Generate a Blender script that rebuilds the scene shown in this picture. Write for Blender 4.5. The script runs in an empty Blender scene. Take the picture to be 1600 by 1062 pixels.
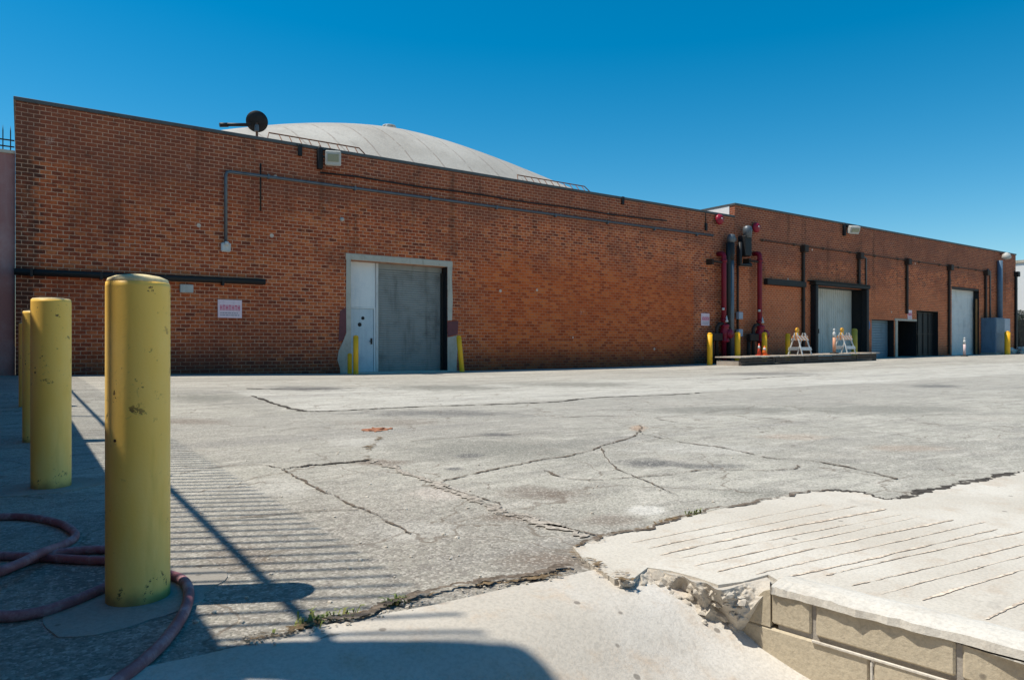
import bpy, bmesh, math, random, mathutils
from mathutils import Vector, Matrix
random.seed(7)
R = math.radians
sc = bpy.context.scene
COL = sc.collection

# ------------------------------------------------------------------ camera, sky, sun, exposure
FPX, HZ, CAMH = 1100.0, 541.0, 0.85          # focal length in photo pixels, horizon row, eye height
VX, VY = 0.571, 0.821                        # viewing direction on the ground (x runs along the facade, y towards it)
cam = bpy.data.cameras.new('camera'); cam.sensor_width = 36; cam.lens = 36*FPX/1600
cam.shift_y = (HZ-531)/1600; cam.clip_start = .05; cam.clip_end = 3000
camo = bpy.data.objects.new('camera', cam); COL.objects.link(camo)
camo.location = (0, 0, CAMH); camo.rotation_euler = (R(90), 0, -math.atan2(VX, VY))
sc.camera = camo

SUN_EL = R(65.4)
SUNDIR = Vector((-.882*math.cos(SUN_EL), .471*math.cos(SUN_EL), math.sin(SUN_EL)))   # towards the sun
w = bpy.data.worlds.new('World'); sc.world = w; w.use_nodes = True
wn = w.node_tree; wn.nodes.clear()
sky = wn.nodes.new('ShaderNodeTexSky'); sky.sky_type = 'NISHITA'; sky.sun_disc = False
sky.sun_elevation = SUN_EL; sky.sun_rotation = math.atan2(SUNDIR.x, SUNDIR.y)
sky.air_density = 1.0; sky.dust_density = .25; sky.ozone_density = 2.2; sky.altitude = 0
hs = wn.nodes.new('ShaderNodeHueSaturation'); hs.inputs['Saturation'].default_value = 1.53; hs.inputs['Hue'].default_value = .485
hs.inputs['Value'].default_value = 1.15
bg = wn.nodes.new('ShaderNodeBackground'); bg.inputs['Strength'].default_value = .10
wo = wn.nodes.new('ShaderNodeOutputWorld')
wn.links.new(sky.outputs[0], hs.inputs['Color']); wn.links.new(hs.outputs[0], bg.inputs[0]); wn.links.new(bg.outputs[0], wo.inputs[0])
sl = bpy.data.lights.new('sun', 'SUN'); sl.energy = 4.9; sl.angle = R(.53); sl.color = (1, .925, .80)
so = bpy.data.objects.new('sun', sl); COL.objects.link(so); so.rotation_euler = SUNDIR.to_track_quat('Z', 'Y').to_euler(); so.location = (0, 0, 60)
sc.view_settings.view_transform = 'Standard'; sc.view_settings.look = 'None'; sc.view_settings.exposure = .17; sc.view_settings.gamma = 1

# ------------------------------------------------------------------ measuring helpers
D = 21.3                                      # distance of the facade plane
def ray(px, py):
    a = (px-800)/FPX
    return VX+VY*a, VY-VX*a, -(py-HZ)/FPX
def G(px, py, z=0.0):                         # point at height z under a measured photo point
    x, y, e = ray(px, py); t = (z-CAMH)/e
    return Vector((x*t, y*t, z))
def W(px, py, dy=0.0):                        # point on a plane parallel to the facade
    x, y, e = ray(px, py); t = (D+dy)/y
    return Vector((x*t, D+dy, CAMH+e*t))
def S(px, dy=0.0): return W(px, 541, dy).x
FOOT = [(-40, .13), (-.1, .13), (4, .07), (9, -.02), (16, -.01), (20, 0), (26, .06), (45, .24), (60, .33), (120, .4)]
def lerp(tab, v):
    if v <= tab[0][0]: return tab[0][1]
    for (a, p), (b, q) in zip(tab, tab[1:]):
        if v <= b: return p+(q-p)*(v-a)/(b-a)
    return tab[-1][1]
def zg(x, y):
    t = min(1, max(0, (y-6)/13)); t = t*t*(3-2*t)
    return lerp(FOOT, x)*t

# ------------------------------------------------------------------ mesh helpers
class MB:
    def __init__(s): s.bm = bmesh.new()
    def box(s, x0, x1, y0, y1, z0, z1, m=None, bevel=0):
        M = Matrix.Translation(((x0+x1)/2, (y0+y1)/2, (z0+z1)/2)) @ Matrix.Diagonal((abs(x1-x0), abs(y1-y0), abs(z1-z0), 1))
        if m is not None: M = m @ M
        r = bmesh.ops.create_cube(s.bm, size=1, matrix=M)
        if bevel:
            es = list({e for v in r['verts'] for e in v.link_edges})
            bmesh.ops.bevel(s.bm, geom=es, offset=bevel, segments=1, affect='EDGES')
        return s
    def face(s, pts): s.bm.faces.new([s.bm.verts.new(p) for p in pts]); return s
    def tube(s, path, r, n=10, caps=True):
        path = [Vector(p) for p in path]; rings = []
        up = None
        for i, p in enumerate(path):
            d = (path[min(i+1, len(path)-1)]-path[max(i-1, 0)]).normalized()
            if up is None:
                up = Vector((0, 0, 1)) if abs(d.z) < .9 else Vector((1, 0, 0))
            a = d.cross(up).normalized(); b = a.cross(d).normalized(); up = b
            rr = r[i] if isinstance(r, (list, tuple)) else r
            rings.append([s.bm.verts.new(p+(a*math.cos(2*math.pi*k/n)+b*math.sin(2*math.pi*k/n))*rr) for k in range(n)])
        for A, B in zip(rings, rings[1:]):
            for k in range(n): s.bm.faces.new((A[k], A[(k+1) % n], B[(k+1) % n], B[k])).smooth = True
        if caps: s.bm.faces.new(rings[0]); s.bm.faces.new(rings[-1][::-1])
        return s
    def lathe(s, prof, c=(0, 0, 0), n=28, m=None):
        c = Vector(c); rings = []
        for (r, z) in prof:
            ring = []
            for k in range(n):
                p = Vector((r*math.cos(2*math.pi*k/n), r*math.sin(2*math.pi*k/n), z))
                ring.append(s.bm.verts.new((m @ p if m is not None else p)+c))
            rings.append(ring)
        for A, B in zip(rings, rings[1:]):
            for k in range(n): s.bm.faces.new((A[k], A[(k+1) % n], B[(k+1) % n], B[k])).smooth = True
        if prof[-1][0] > 1e-5: s.bm.faces.new(rings[-1])
        if prof[0][0] > 1e-5: s.bm.faces.new(rings[0][::-1])
        return s
    def prism(s, poly, d):                    # polygon (list of 3D points) extruded by vector d
        d = Vector(d); A = [s.bm.verts.new(p) for p in poly]; B = [s.bm.verts.new(Vector(p)+d) for p in poly]
        s.bm.faces.new(A); s.bm.faces.new(B[::-1]); n = len(A)
        for k in range(n): s.bm.faces.new((A[k], B[k], B[(k+1) % n], A[(k+1) % n]))
        return s
    def build(s, name, m, parent=None, merge=False):
        bm = s.bm
        if merge: bmesh.ops.remove_doubles(bm, verts=bm.verts, dist=1e-4)
        bmesh.ops.recalc_face_normals(bm, faces=bm.faces)
        off = Vector((0, 0, 0)); p = parent
        while p is not None: off += p.location; p = p.parent
        if off.length: bmesh.ops.translate(bm, verts=bm.verts, vec=-off)
        me = bpy.data.meshes.new(name); bm.to_mesh(me); bm.free()
        me.materials.append(m)
        o = bpy.data.objects.new(name, me); COL.objects.link(o); o.parent = parent
        return o
def thing(name, label, cat, loc=(0, 0, 0), group=None):
    o = bpy.data.objects.new(name, None); COL.objects.link(o); o.location = loc; o.empty_display_size = .2
    o['label'] = label; o['category'] = cat
    if group: o['group'] = group
    return o
def tag(o, label=None, cat=None, group=None, kind=None):
    for k, v in (('label', label), ('category', cat), ('group', group), ('kind', kind)):
        if v: o[k] = v
    return o
def smoothpath(pts, n=8):                     # Catmull-Rom
    pts = [Vector(p) for p in pts]; out = []
    for i in range(len(pts)-1):
        p0, p1, p2, p3 = pts[max(i-1, 0)], pts[i], pts[i+1], pts[min(i+2, len(pts)-1)]
        for k in range(n):
            t = k/n
            out.append(.5*((2*p1)+(p2-p0)*t+(2*p0-5*p1+4*p2-p3)*t*t+(3*p1-p0-3*p2+p3)*t**3))
    return out+[pts[-1]]

# ------------------------------------------------------------------ material helpers
class NT:
    def __init__(s, name):
        s.m = bpy.data.materials.new(name); s.m.use_nodes = True; s.t = s.m.node_tree; s.N = s.t.nodes; s.L = s.t.links
        s.b = s.N['Principled BSDF']; s.tc = None
    def put(s, sock, v):
        if hasattr(v, 'node') or isinstance(v, bpy.types.NodeSocket): s.L.new(v, sock)
        elif isinstance(v, (tuple, list)) and len(v) == 3 and sock.type == 'RGBA': sock.default_value = (*v, 1)
        else: sock.default_value = v
    def obj(s):
        if s.tc is None: s.tc = s.N.new('ShaderNodeTexCoord')
        return s.tc.outputs['Object']
    def sep(s, v):
        n = s.N.new('ShaderNodeSeparateXYZ'); s.put(n.inputs[0], v); return n.outputs
    def comb(s, x, y, z):
        n = s.N.new('ShaderNodeCombineXYZ')
        for i, v in enumerate((x, y, z)): s.put(n.inputs[i], v)
        return n.outputs[0]
    def math(s, op, a, b=0.0, clamp=False):
        n = s.N.new('ShaderNodeMath'); n.operation = op; n.use_clamp = clamp
        s.put(n.inputs[0], a); s.put(n.inputs[1], b); return n.outputs[0]
    def noise(s, scale, detail=4, rough=.6, vec=None, stretch=None, dist=0):
        n = s.N.new('ShaderNodeTexNoise'); n.inputs['Scale'].default_value = scale; n.inputs['Detail'].default_value = detail
        n.inputs['Roughness'].default_value = rough; n.inputs['Distortion'].default_value = dist
        v = vec if vec is not None else s.obj()
        if stretch:
            mp = s.N.new('ShaderNodeMapping'); mp.inputs['Scale'].default_value = stretch; s.put(mp.inputs[0], v); v = mp.outputs[0]
        s.put(n.inputs['Vector'], v); return n.outputs['Fac']
    def voro(s, scale, feature='F1', vec=None, rnd=1):
        n = s.N.new('ShaderNodeTexVoronoi'); n.feature = feature; n.inputs['Scale'].default_value = scale; n.inputs['Randomness'].default_value = rnd
        s.put(n.inputs['Vector'], vec if vec is not None else s.obj()); return n.outputs
    def ramp(s, f, stops):
        n = s.N.new('ShaderNodeValToRGB'); e = n.color_ramp.elements
        while len(e) < len(stops): e.new(.5)
        for q, (p, c) in zip(e, stops): q.position = p; q.color = (*c, 1) if isinstance(c, (tuple, list)) else (c, c, c, 1)
        s.put(n.inputs[0], f); return n.outputs[0]
    def step(s, f, a, b):                     # smooth 0..1 between a and b (b may be < a)
        n = s.N.new('ShaderNodeMapRange'); n.interpolation_type = 'SMOOTHSTEP'
        s.put(n.inputs[0], f); n.inputs[1].default_value = min(a, b); n.inputs[2].default_value = max(a, b)
        n.inputs[3].default_value = 0 if a < b else 1; n.inputs[4].default_value = 1 if a < b else 0
        return n.outputs[0]
    def mix(s, f, a, b, mode='MIX'):
        n = s.N.new('ShaderNodeMix'); n.data_type = 'RGBA'; n.blend_type = mode
        s.put(n.inputs[0], f); s.put(n.inputs[6], a); s.put(n.inputs[7], b); return n.outputs[2]
    def bump(s, h, strength=.4, dist=.02, normal=None):
        n = s.N.new('ShaderNodeBump'); n.inputs['Strength'].default_value = strength; n.inputs['Distance'].default_value = dist
        s.put(n.inputs['Height'], h)
        if normal is not None: s.put(n.inputs['Normal'], normal)
        return n.outputs[0]
    def done(s, col, rough=.7, metal=0, normal=None, spec=.3, alpha=None):
        s.put(s.b.inputs['Base Color'], col); s.put(s.b.inputs['Roughness'], rough); s.b.inputs['Metallic'].default_value = metal
        s.b.inputs['Specular IOR Level'].default_value = spec
        if normal is not None: s.put(s.b.inputs['Normal'], normal)
        if alpha is not None: s.put(s.b.inputs['Alpha'], alpha)
        return s.m
def worn(name, col, dirt, rough=.6, metal=0, scale=2.5, amount=.5, bump=.15, streak=True, grain=60):
    """painted or plain surface with blotchy dirt, vertical streaks and fine grain"""
    n = NT(name)
    a = n.noise(scale, 5, .65); b = n.noise(scale*2.2, 4, .6, stretch=(1, 1, .12)) if streak else n.noise(scale*3, 4, .6)
    f = n.math('MULTIPLY', n.math('ADD', n.step(a, .45, .8), n.step(b, .5, .8)), amount, True)
    c = n.mix(f, col, dirt)
    g = n.noise(grain, 3, .6)
    c = n.mix(n.step(g, .35, .75), n.mix(.12, c, (0, 0, 0)), c)
    return n.done(c, n.math('ADD', n.math('MULTIPLY', a, .25), rough-.12), metal, n.bump(g, bump, .01))
def flat(name, col, rough=.6, metal=0): return worn(name, col, tuple(v*.6 for v in col), rough, metal, amount=.35)

def brick_mat(name, seed, infill):
    n = NT(name); v = n.obj(); x, y, z = n.sep(v)
    X = n.math('ADD', x, n.math('ADD', y, seed))
    wob = n.noise(1.3, 2, .5)
    wb2 = n.math('SUBTRACT', n.noise(11, 3, .7), .5); wb3 = n.math('SUBTRACT', n.noise(13, 3, .7, stretch=(1.3, 1, 1)), .5)
    bv = n.comb(n.math('ADD', X, n.math('MULTIPLY', wb2, .028)), n.math('ADD', z, n.math('ADD', n.math('MULTIPLY', wob, .02), n.math('MULTIPLY', wb3, .026))), 0)
    def bt(w_, h_, off):
        b = n.N.new('ShaderNodeTexBrick'); n.put(b.inputs['Vector'], bv); b.inputs['Scale'].default_value = 1
        b.inputs['Brick Width'].default_value = w_; b.inputs['Row Height'].default_value = h_; b.inputs['Mortar Size'].default_value = .013
        b.inputs['Mortar Smooth'].default_value = .55; b.inputs['Bias'].default_value = 0
        b.inputs['Color1'].default_value = (0, 0, 0, 1); b.inputs['Color2'].default_value = (1, 1, 1, 1); b.inputs['Mortar'].default_value = (.5, .5, .5, 1)
        b.offset = .5; return b
    b = bt(.25, .106, .5)
    rnd = b.outputs['Color']; mort = b.outputs['Fac']
    big = n.noise(.35, 4, .6, stretch=(1, 1, 1.4)); med = n.noise(1.6, 4, .65)
    col = n.ramp(rnd, [(0, (.14, .034, .018)), (.10, (.27, .055, .024)), (.4, (.41, .082, .027)), (.7, (.52, .115, .034)), (1, (.60, .175, .062))])
    col = n.mix(n.step(big, .47, .62), col, n.mix(.7, col, (.24, .060, .030)))          # darker burnt areas
    col = n.mix(n.step(med, .56, .72), col, n.mix(.55, col, (.58, .165, .035)))        # orange patches
    inb = n.noise(8.5, 5, .75)
    col = n.mix(n.math('MULTIPLY', n.step(inb, .46, .66), .65), col, (.11, .035, .022)); col = n.mix(n.math('MULTIPLY', n.step(inb, .50, .34), .35), col, (.56, .19, .09))
    lf = n.math('MULTIPLY', n.step(n.math('ADD', x, n.math('MULTIPLY', big, 4)), 12.5, 6.5), .5)
    col = n.mix(lf, col, n.mix(.45, col, (.24, .062, .032)))
    mcol = n.mix(n.step(big, .42, .62), (.62, .34, .22), (.46, .24, .155))
    mcol = n.mix(n.step(n.noise(2.4, 3, .6), .5, .7), mcol, (.56, .36, .25))
    # smooth orange infill brickwork right of the big door
    if infill:
        wobx = n.math('ADD', x, n.math('MULTIPLY', n.math('SUBTRACT', med, .5), 1.6)); wobz = n.math('ADD', z, n.math('MULTIPLY', n.math('SUBTRACT', big, .5), 2.6))
        m = n.math('MULTIPLY', n.step(wobx, 11.9, 15.0), n.math('MULTIPLY', n.step(x, 24.95, 24.85), n.step(wobz, 5.0, 3.2)))
        icol = n.ramp(rnd, [(0, (.38, .062, .014)), (.5, (.55, .100, .020)), (1, (.62, .145, .034))])
        col = n.mix(n.math('MULTIPLY', m, .78), col, icol); mcol = n.mix(n.math('MULTIPLY', m, .75), mcol, (.40, .15, .075))
        # the dark bonded corner at the near end
        cm = n.math('MULTIPLY', n.step(n.math('ADD', x, n.math('MULTIPLY', n.math('SUBTRACT', rnd, .5), .3)), .55, .40), n.math('ADD', .55, n.math('MULTIPLY', n.step(med, .35, .55), .45)))
        col = n.mix(n.math('MULTIPLY', cm, .85), col, (.05, .026, .02)); mcol = n.mix(n.math('MULTIPLY', cm, .5), mcol, (.22, .16, .12))
    else:
        col = n.mix(n.step(n.math('ADD', z, n.math('MULTIPLY', big, 2)), 6.0, 4.6), col, n.mix(.5, col, (.58, .155, .055)))
    # browner weathered band below the coping
    zz = n.math('ADD', z, n.math('MULTIPLY', n.math('SUBTRACT', big, .5), 1.2))
    top = n.step(zz, 5.35, 5.75)
    col = n.mix(n.math('MULTIPLY', top, .62), col, (.20, .066, .040)); mcol = n.mix(n.math('MULTIPLY', top, .35), mcol, (.34, .17, .12))
    c = n.mix(mort, col, mcol)
    # lime smears, missing paint dots
    sp = n.step(n.noise(2.1, 6, .78), .61, .70)
    c = n.mix(n.math('MULTIPLY', sp, .52), c, (.60, .38, .30))
    dk = n.step(n.noise(2.9, 6, .78, stretch=(1, 1, 1.5)), .56, .66)
    c = n.mix(n.math('MULTIPLY', dk, .5), c, (.06, .026, .018))
    dots = n.voro(1.1)
    c = n.mix(n.math('MULTIPLY', n.step(dots['Distance'], .075, .055), n.step(n.sep(dots['Color'])[0], .6, .62)), c, (.55, .45, .38))
    # dark run-off streaks from the top
    st = n.noise(1.5, 4, .6, stretch=(1, 1, .10))
    c = n.mix(n.math('MULTIPLY', n.step(st, .53, .68), n.math('MULTIPLY', n.step(zz, 2.2, 5.5), .6)), c, n.mix(.7, c, (.035, .022, .016)))
    # grime at the foot: splashed dirt with a ragged top
    gz = n.math('ADD', z, n.math('MULTIPLY', n.math('SUBTRACT', med, .5), 1.1))
    gr = n.step(gz, 1.1, .05)
    c = n.mix(n.math('MULTIPLY', gr, .8), c, n.mix(.75, c, (.030, .020, .020)))
    fine = n.noise(30, 3, .7)
    c = n.mix(n.step(fine, .3, .7), n.mix(.10, c, (0, 0, 0)), c); c = n.mix(1.0, c, (1.13, 1.10, 1.05), 'MULTIPLY')
    h = n.math('SUBTRACT', n.math('MULTIPLY', n.noise(14, 3, .6), .35), mort)
    return n.done(c, .88, 0, n.bump(h, .8, .012), spec=.2)

M = {}
M['brick'] = brick_mat('old brick', 0, True)
M['brick_far'] = brick_mat('far brick', 3.7, False)
M['coping'] = worn('coping metal', (.10, .105, .105), (.05, .045, .04), .5, .3)
M['concrete_trim'] = worn('patched concrete', (.50, .46, .385), (.28, .245, .19), .85, 0, 3, .6, .4)
M['roofing'] = None
M['pipe_grey'] = worn('galvanised conduit', (.13, .15, .17), (.07, .055, .045), .45, .4)
M['pipe_black'] = worn('tarred black pipe', (.018, .018, .018), (.05, .03, .02), .6)
M['black'] = worn('black paint', (.012, .013, .015), (.03, .028, .025), .55)
M['dark_iron'] = worn('dark iron', (.035, .032, .03), (.07, .04, .025), .55, .4)
M['spout'] = worn('brown downspout', (.035, .022, .016), (.06, .03, .02), .6)
M['white_paint'] = worn('white paint', (.62, .62, .60), (.30, .26, .22), .5, 0, 3, .45)
M['blue_door'] = worn('pale blue door paint', (.55, .63, .67), (.22, .32, .40), .5, 0, 1.3, .6)
M['blue_panel'] = worn('pale panel paint', (.76, .78, .77), (.44, .54, .60), .5, 0, 1.1, .6)
M['roll_grey'] = worn('weathered roll-up steel', (.28, .29, .275), (.10, .095, .09), .55, .1, 1.2, .8)
M['roll_white'] = worn('white roll-up steel', (.74, .74, .72), (.46, .46, .44), .5, 0, 1.2, .5)
M['roll_blue'] = worn('blue grey shutter', (.20, .28, .34), (.09, .12, .15), .5, .2, 1.2, .6)
M['door_cream'] = worn('cream sliding door', (.60, .60, .55), (.38, .36, .30), .6, 0, 1.2, .55)
M['red'] = worn('red fire paint', (.22, .006, .022), (.09, .008, .014), .45)
M['red_bell'] = worn('red bell paint', (.32, .012, .035), (.13, .012, .02), .35)
M['yellow'] = worn('safety yellow paint', (1.0, .50, .015), (.75, .36, .03), .5, 0, 3, .4)
M['olive'] = worn('dull yellow paint', (.48, .36, .05), (.26, .20, .05), .6)
M['cap_sand'] = worn('weathered cap paint', (.84, .70, .40), (.62, .47, .22), .7, 0, 14, .5)
M['orange'] = worn('orange plastic', (.80, .17, .03), (.5, .12, .04), .45)
M['amber'] = worn('amber lens', (.80, .38, .02), (.55, .25, .03), .3)
M['sign_white'] = worn('sign face', (.86, .66, .70), (.66, .48, .54), .5, 0, 6, .5)
M['sign_red'] = worn('faded red lettering', (.70, .11, .20), (.75, .30, .40), .6, 0, 9, .6)
M['sign_grey'] = worn('faded grey lettering', (.38, .33, .37), (.48, .42, .45), .6)
M['sign_blue'] = worn('blue sign face', (.05, .13, .34), (.12, .2, .38), .5)
M['maroon'] = worn('maroon paint', (.17, .055, .06), (.10, .05, .05), .7, 0, 5, .6)
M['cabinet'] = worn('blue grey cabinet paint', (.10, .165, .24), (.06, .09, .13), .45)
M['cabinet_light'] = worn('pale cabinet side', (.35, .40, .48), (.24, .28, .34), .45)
M['wood_shaded'] = worn('shaded weathered timber', (.10, .075, .06), (.045, .035, .03), .85, 0, 4, .8, .5, False)  # platform front: its shade is put into the dark timber colour
M['wood_sunlit'] = worn('sunlit timber deck', (.42, .36, .30), (.25, .20, .16), .85, 0, 4, .6, .5, False)  # deck and end board: sunlight put into the paler timber colour
M['board'] = worn('brown plywood', (.28, .14, .05), (.12, .06, .025), .7, 0, 3, .6)
M['glass'] = worn('lamp glass', (.33, .32, .22), (.15, .14, .10), .15)
M['lamp'] = worn('lamp housing', (.50, .49, .45), (.25, .22, .18), .5)
M['rust'] = worn('rusty rail', (.16, .075, .045), (.26, .15, .09), .8)
M['pink_stucco'] = worn('pink stucco', (.33, .16, .15), (.52, .44, .46), .85, 0, .8, .55, .3)
M['white_wall'] = worn('white stucco', (.75, .74, .72), (.55, .53, .5), .8, 0, .3, .3)
M['foliage'] = worn('dry weed leaf', (.20, .25, .07), (.34, .28, .11), .7, 0, 20, .6)
M['hedge'] = worn('hedge leaf', (.07, .10, .05), (.13, .14, .09), .8, 0, 6, .6)

def yellow_post_mat():
    n = NT('old cream yellow paint'); x, y, z = n.sep(n.obj())
    a = n.noise(3.5, 5, .6, stretch=(1, 1, .35)); g = n.noise(90, 3, .6)
    c = n.mix(n.step(a, .35, .7), (1.0, .61, .115), (1.0, .70, .22))
    c = n.mix(n.math('MULTIPLY', n.step(n.noise(7, 4, .7, stretch=(1, 1, .15)), .56, .75), .4), c, (.60, .40, .06))
    sc_ = n.noise(22, 5, .72, dist=1.2)
    c = n.mix(n.math('MULTIPLY', n.step(sc_, .62, .72), .45), c, (.48, .32, .09))
    chip = n.math('MULTIPLY', n.step(n.noise(24, 5, .75), .605, .635), n.step(n.noise(3.1, 3, .6), .50, .58))
    c = n.mix(chip, c, (.055, .03, .018))
    v = n.voro(17); c = n.mix(n.math('MULTIPLY', n.step(n.math('ADD', v['Distance'], n.math('MULTIPLY', g, .08)), .15, .11), n.step(n.sep(v['Color'])[1], .88, .89)), c, (.05, .03, .02))
    low = n.math('ADD', z, n.math('MULTIPLY', n.noise(9, 4, .6), .10))
    c = n.mix(n.math('MULTIPLY', n.step(low, .12, .04), .7), c, (.10, .07, .045))
    return n.done(c, .48, 0, n.bump(n.math('ADD', n.math('MULTIPLY', chip, -1), n.math('MULTIPLY', g, .4)), .35, .004), spec=.35)
M['post'] = yellow_post_mat()

DK, BR, GY, LT, PK, RU = (.105, .104, .102), (.19, .155, .125), (.205, .20, .172), (.60, .58, .53), (.46, .41, .36), (.40, .26, .17)
STAINS = [(1030, 724, 62, 9, DK, .55), (1110, 728, 70, 5, DK, .45), (1012, 797, 30, 8, LT, .75), (860, 772, 90, 14, BR, .5), (860, 872, 80, 22, BR, .6), (780, 700, 170, 22, GY, .5), (690, 772, 55, 12, PK, .7),
          (795, 808, 50, 8, BR, .65), (735, 712, 26, 4, DK, .5), (708, 732, 18, 3, DK, .6), (775, 679, 30, 3, DK, .55), (690, 646, 150, 6, DK, .45), (320, 625, 70, 8, GY, .6), (290, 660, 60, 6, BR, .45), (997, 668, 14, 6, RU, .6), (590, 722, 45, 6, BR, .6),
          (1240, 682, 60, 6, RU, .25), (1420, 700, 80, 6, RU, .25), (480, 610, 70, 4, DK, .5), (700, 606, 110, 6, GY, .6), (900, 600, 120, 5, GY, .5), (620, 660, 90, 7, BR, .35), (440, 760, 60, 18, LT, .3), (640, 830, 90, 20, LT, .25), (1150, 640, 160, 8, GY, .5), (1380, 640, 160, 9, GY, .45),
          (1200, 584, 90, 3, DK, .4), (1460, 603, 40, 3, DK, .5), (1330, 596, 120, 4, LT, .3), (1090, 700, 120, 10, LT, .25), (560, 690, 50, 10, LT, .3), (1180, 770, 70, 10, GY, .4), (950, 812, 60, 10, BR, .4), (130, 900, 90, 30, DK, .35), (380, 870, 80, 25, BR, .35)]
def asphalt_mat():
    n = NT('old sun bleached asphalt'); v = n.obj(); x, y, z = n.sep(v)
    big = n.noise(.28, 5, .62); med = n.noise(1.3, 5, .65, stretch=(.7, 1.5, 1)); fin = n.noise(42, 3, .7); mid = n.noise(9, 5, .7)
    c = n.ramp(big, [(.28, (.255, .242, .21)), (.5, (.37, .353, .303)), (.72, (.47, .45, .39))])
    c = n.mix(n.math('MULTIPLY', n.step(n.noise(3.2, 5, .7, stretch=(.55, 1.5, 1)), .47, .66), .62), c, (.225, .212, .188))
    c = n.mix(n.math('MULTIPLY', n.step(n.noise(4.3, 5, .7, stretch=(.6, 1.4, 1)), .50, .66), .5), c, (.58, .545, .48))
    c = n.mix(n.math('MULTIPLY', n.step(med, .5, .72), .55), c, (.22, .207, .185))
    c = n.mix(n.math('MULTIPLY', n.step(n.noise(.9, 4, .6), .54, .72), .45), c, (.47, .43, .37))
    # the lighter relaid strip in front of the building
    wx = n.math('ADD', n.math('MULTIPLY', n.math('SUBTRACT', med, .5), .5), 0)
    px = n.math('ADD', x, wx); py = n.math('ADD', y, n.math('MULTIPLY', n.math('SUBTRACT', mid, .5), .25))
    strip = n.math('MULTIPLY', n.step(px, 2.95, 3.1), n.math('MULTIPLY', n.step(py, 8.75, 8.9), n.step(py, 13.7, 12.9)))
    c = n.mix(n.math('MULTIPLY', strip, n.math('SUBTRACT', 1.0, n.math('MULTIPLY', med, .45))), c, n.mix(n.step(n.noise(2.2, 5, .7, stretch=(.5, 1.6, 1)), .42, .66), (.53, .51, .455), (.38, .36, .315)))
    mz = n.math('MULTIPLY', n.step(py, 8.9, 8.6), n.step(py, 5.0, 6.4))
    c = n.mix(n.math('MULTIPLY', mz, .35), c, (.30, .285, .255))
    far = n.step(py, 13.2, 15.0)
    c = n.mix(n.math('MULTIPLY', far, .35), c, n.mix(n.step(n.noise(.8, 5, .65, stretch=(.4, 1.8, 1)), .40, .62), (.30, .28, .24), (.56, .52, .455)))
    # rougher darker asphalt in the near left corner
    near = n.math('MULTIPLY', n.step(py, 5.2, 3.0), n.step(px, 2.6, 1.5))
    c = n.mix(n.math('MULTIPLY', near, n.math('ADD', .3, n.math('MULTIPLY', n.step(n.noise(16, 5, .8), .42, .6), .65))), c, (.22, .20, .175))
    # long tyre scuffs and oil
    sc_ = n.noise(1.0, 4, .6, stretch=(.16, 1.2, 1)); c = n.mix(n.math('MULTIPLY', n.step(sc_, .53, .70), .5), c, (.20, .19, .18))
    oil = n.noise(.55, 3, .55, stretch=(.6, 1.6, 1)); c = n.mix(n.math('MULTIPLY', n.step(oil, .66, .76), .5), c, (.17, .165, .165))
    # stains, scuffs and worn patches at their places
    dn = n.math('MULTIPLY', n.math('SUBTRACT', n.noise(5, 5, .7), .5), 1.5); dn2 = n.math('MULTIPLY', n.math('SUBTRACT', n.noise(1.8, 4, .65), .5), 1.6); dn = n.math('ADD', dn, dn2)
    for cx, cy, rx_, ry_, col, k in STAINS:
        C0 = G(cx, cy); e1 = G(cx+rx_, cy)-C0; e2 = G(cx, cy+ry_)-C0; det = e1.x*e2.y-e1.y*e2.x
        u = n.math('ADD', n.math('MULTIPLY', x, e2.y/det), n.math('MULTIPLY', y, -e2.x/det)); u = n.math('ADD', u, -(C0.x*e2.y-C0.y*e2.x)/det)
        q = n.math('ADD', n.math('MULTIPLY', x, -e1.y/det), n.math('MULTIPLY', y, e1.x/det)); q = n.math('ADD', q, -(-C0.x*e1.y+C0.y*e1.x)/det)
        d = n.math('ADD', n.math('SQRT', n.math('ADD', n.math('MULTIPLY', u, u), n.math('MULTIPLY', q, q))), dn)
        c = n.mix(n.math('MULTIPLY', n.step(d, 1.25, .30), min(.95, k*(1.7 if col[0] < .24 else 1.15))), c, col)
    # aggregate
    agg = n.voro(105); ac = n.sep(agg['Color'])[0]
    c = n.mix(n.math('MULTIPLY', n.step(ac, .70, .95), .42), c, (.62, .58, .52))
    c = n.mix(n.math('MULTIPLY', n.step(ac, .30, .06), .45), c, (.10, .092, .08))
    c = n.mix(n.math('MULTIPLY', n.step(n.noise(30, 3, .75), .52, .68), .42), c, (.15, .138, .12))
    c = n.mix(n.math('MULTIPLY', n.step(mid, .50, .72), .36), c, (.19, .175, .155))
    pit = n.step(n.noise(24, 4, .8), .60, .70)
    c = n.mix(n.math('MULTIPLY', pit, .45), c, (.12, .105, .09))
    # hairline crazing
    dv = n.N.new('ShaderNodeVectorMath'); dv.operation = 'ADD'; n.put(dv.inputs[0], v)
    nz = n.N.new('ShaderNodeTexNoise'); nz.inputs['Scale'].default_value = 1.6; nz.inputs['Detail'].default_value = 6; n.put(nz.inputs['Vector'], v)
    n.put(dv.inputs[1], nz.outputs['Color'])
    cr = n.voro(.8, 'DISTANCE_TO_EDGE', dv.outputs[0])['Distance']
    crm = n.math('MULTIPLY', n.step(cr, .010, .003), n.step(big, .38, .50))
    c = n.mix(n.math('MULTIPLY', crm, .6), c, (.13, .10, .075))
    h = n.math('ADD', n.math('MULTIPLY', agg['Distance'], -.5), n.math('ADD', n.math('MULTIPLY', pit, -.8), n.math('MULTIPLY', mid, 1.2)))
    return n.done(c, .9, 0, n.bump(h, .45, .009), spec=.2)
M['asphalt'] = asphalt_mat()

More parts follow.
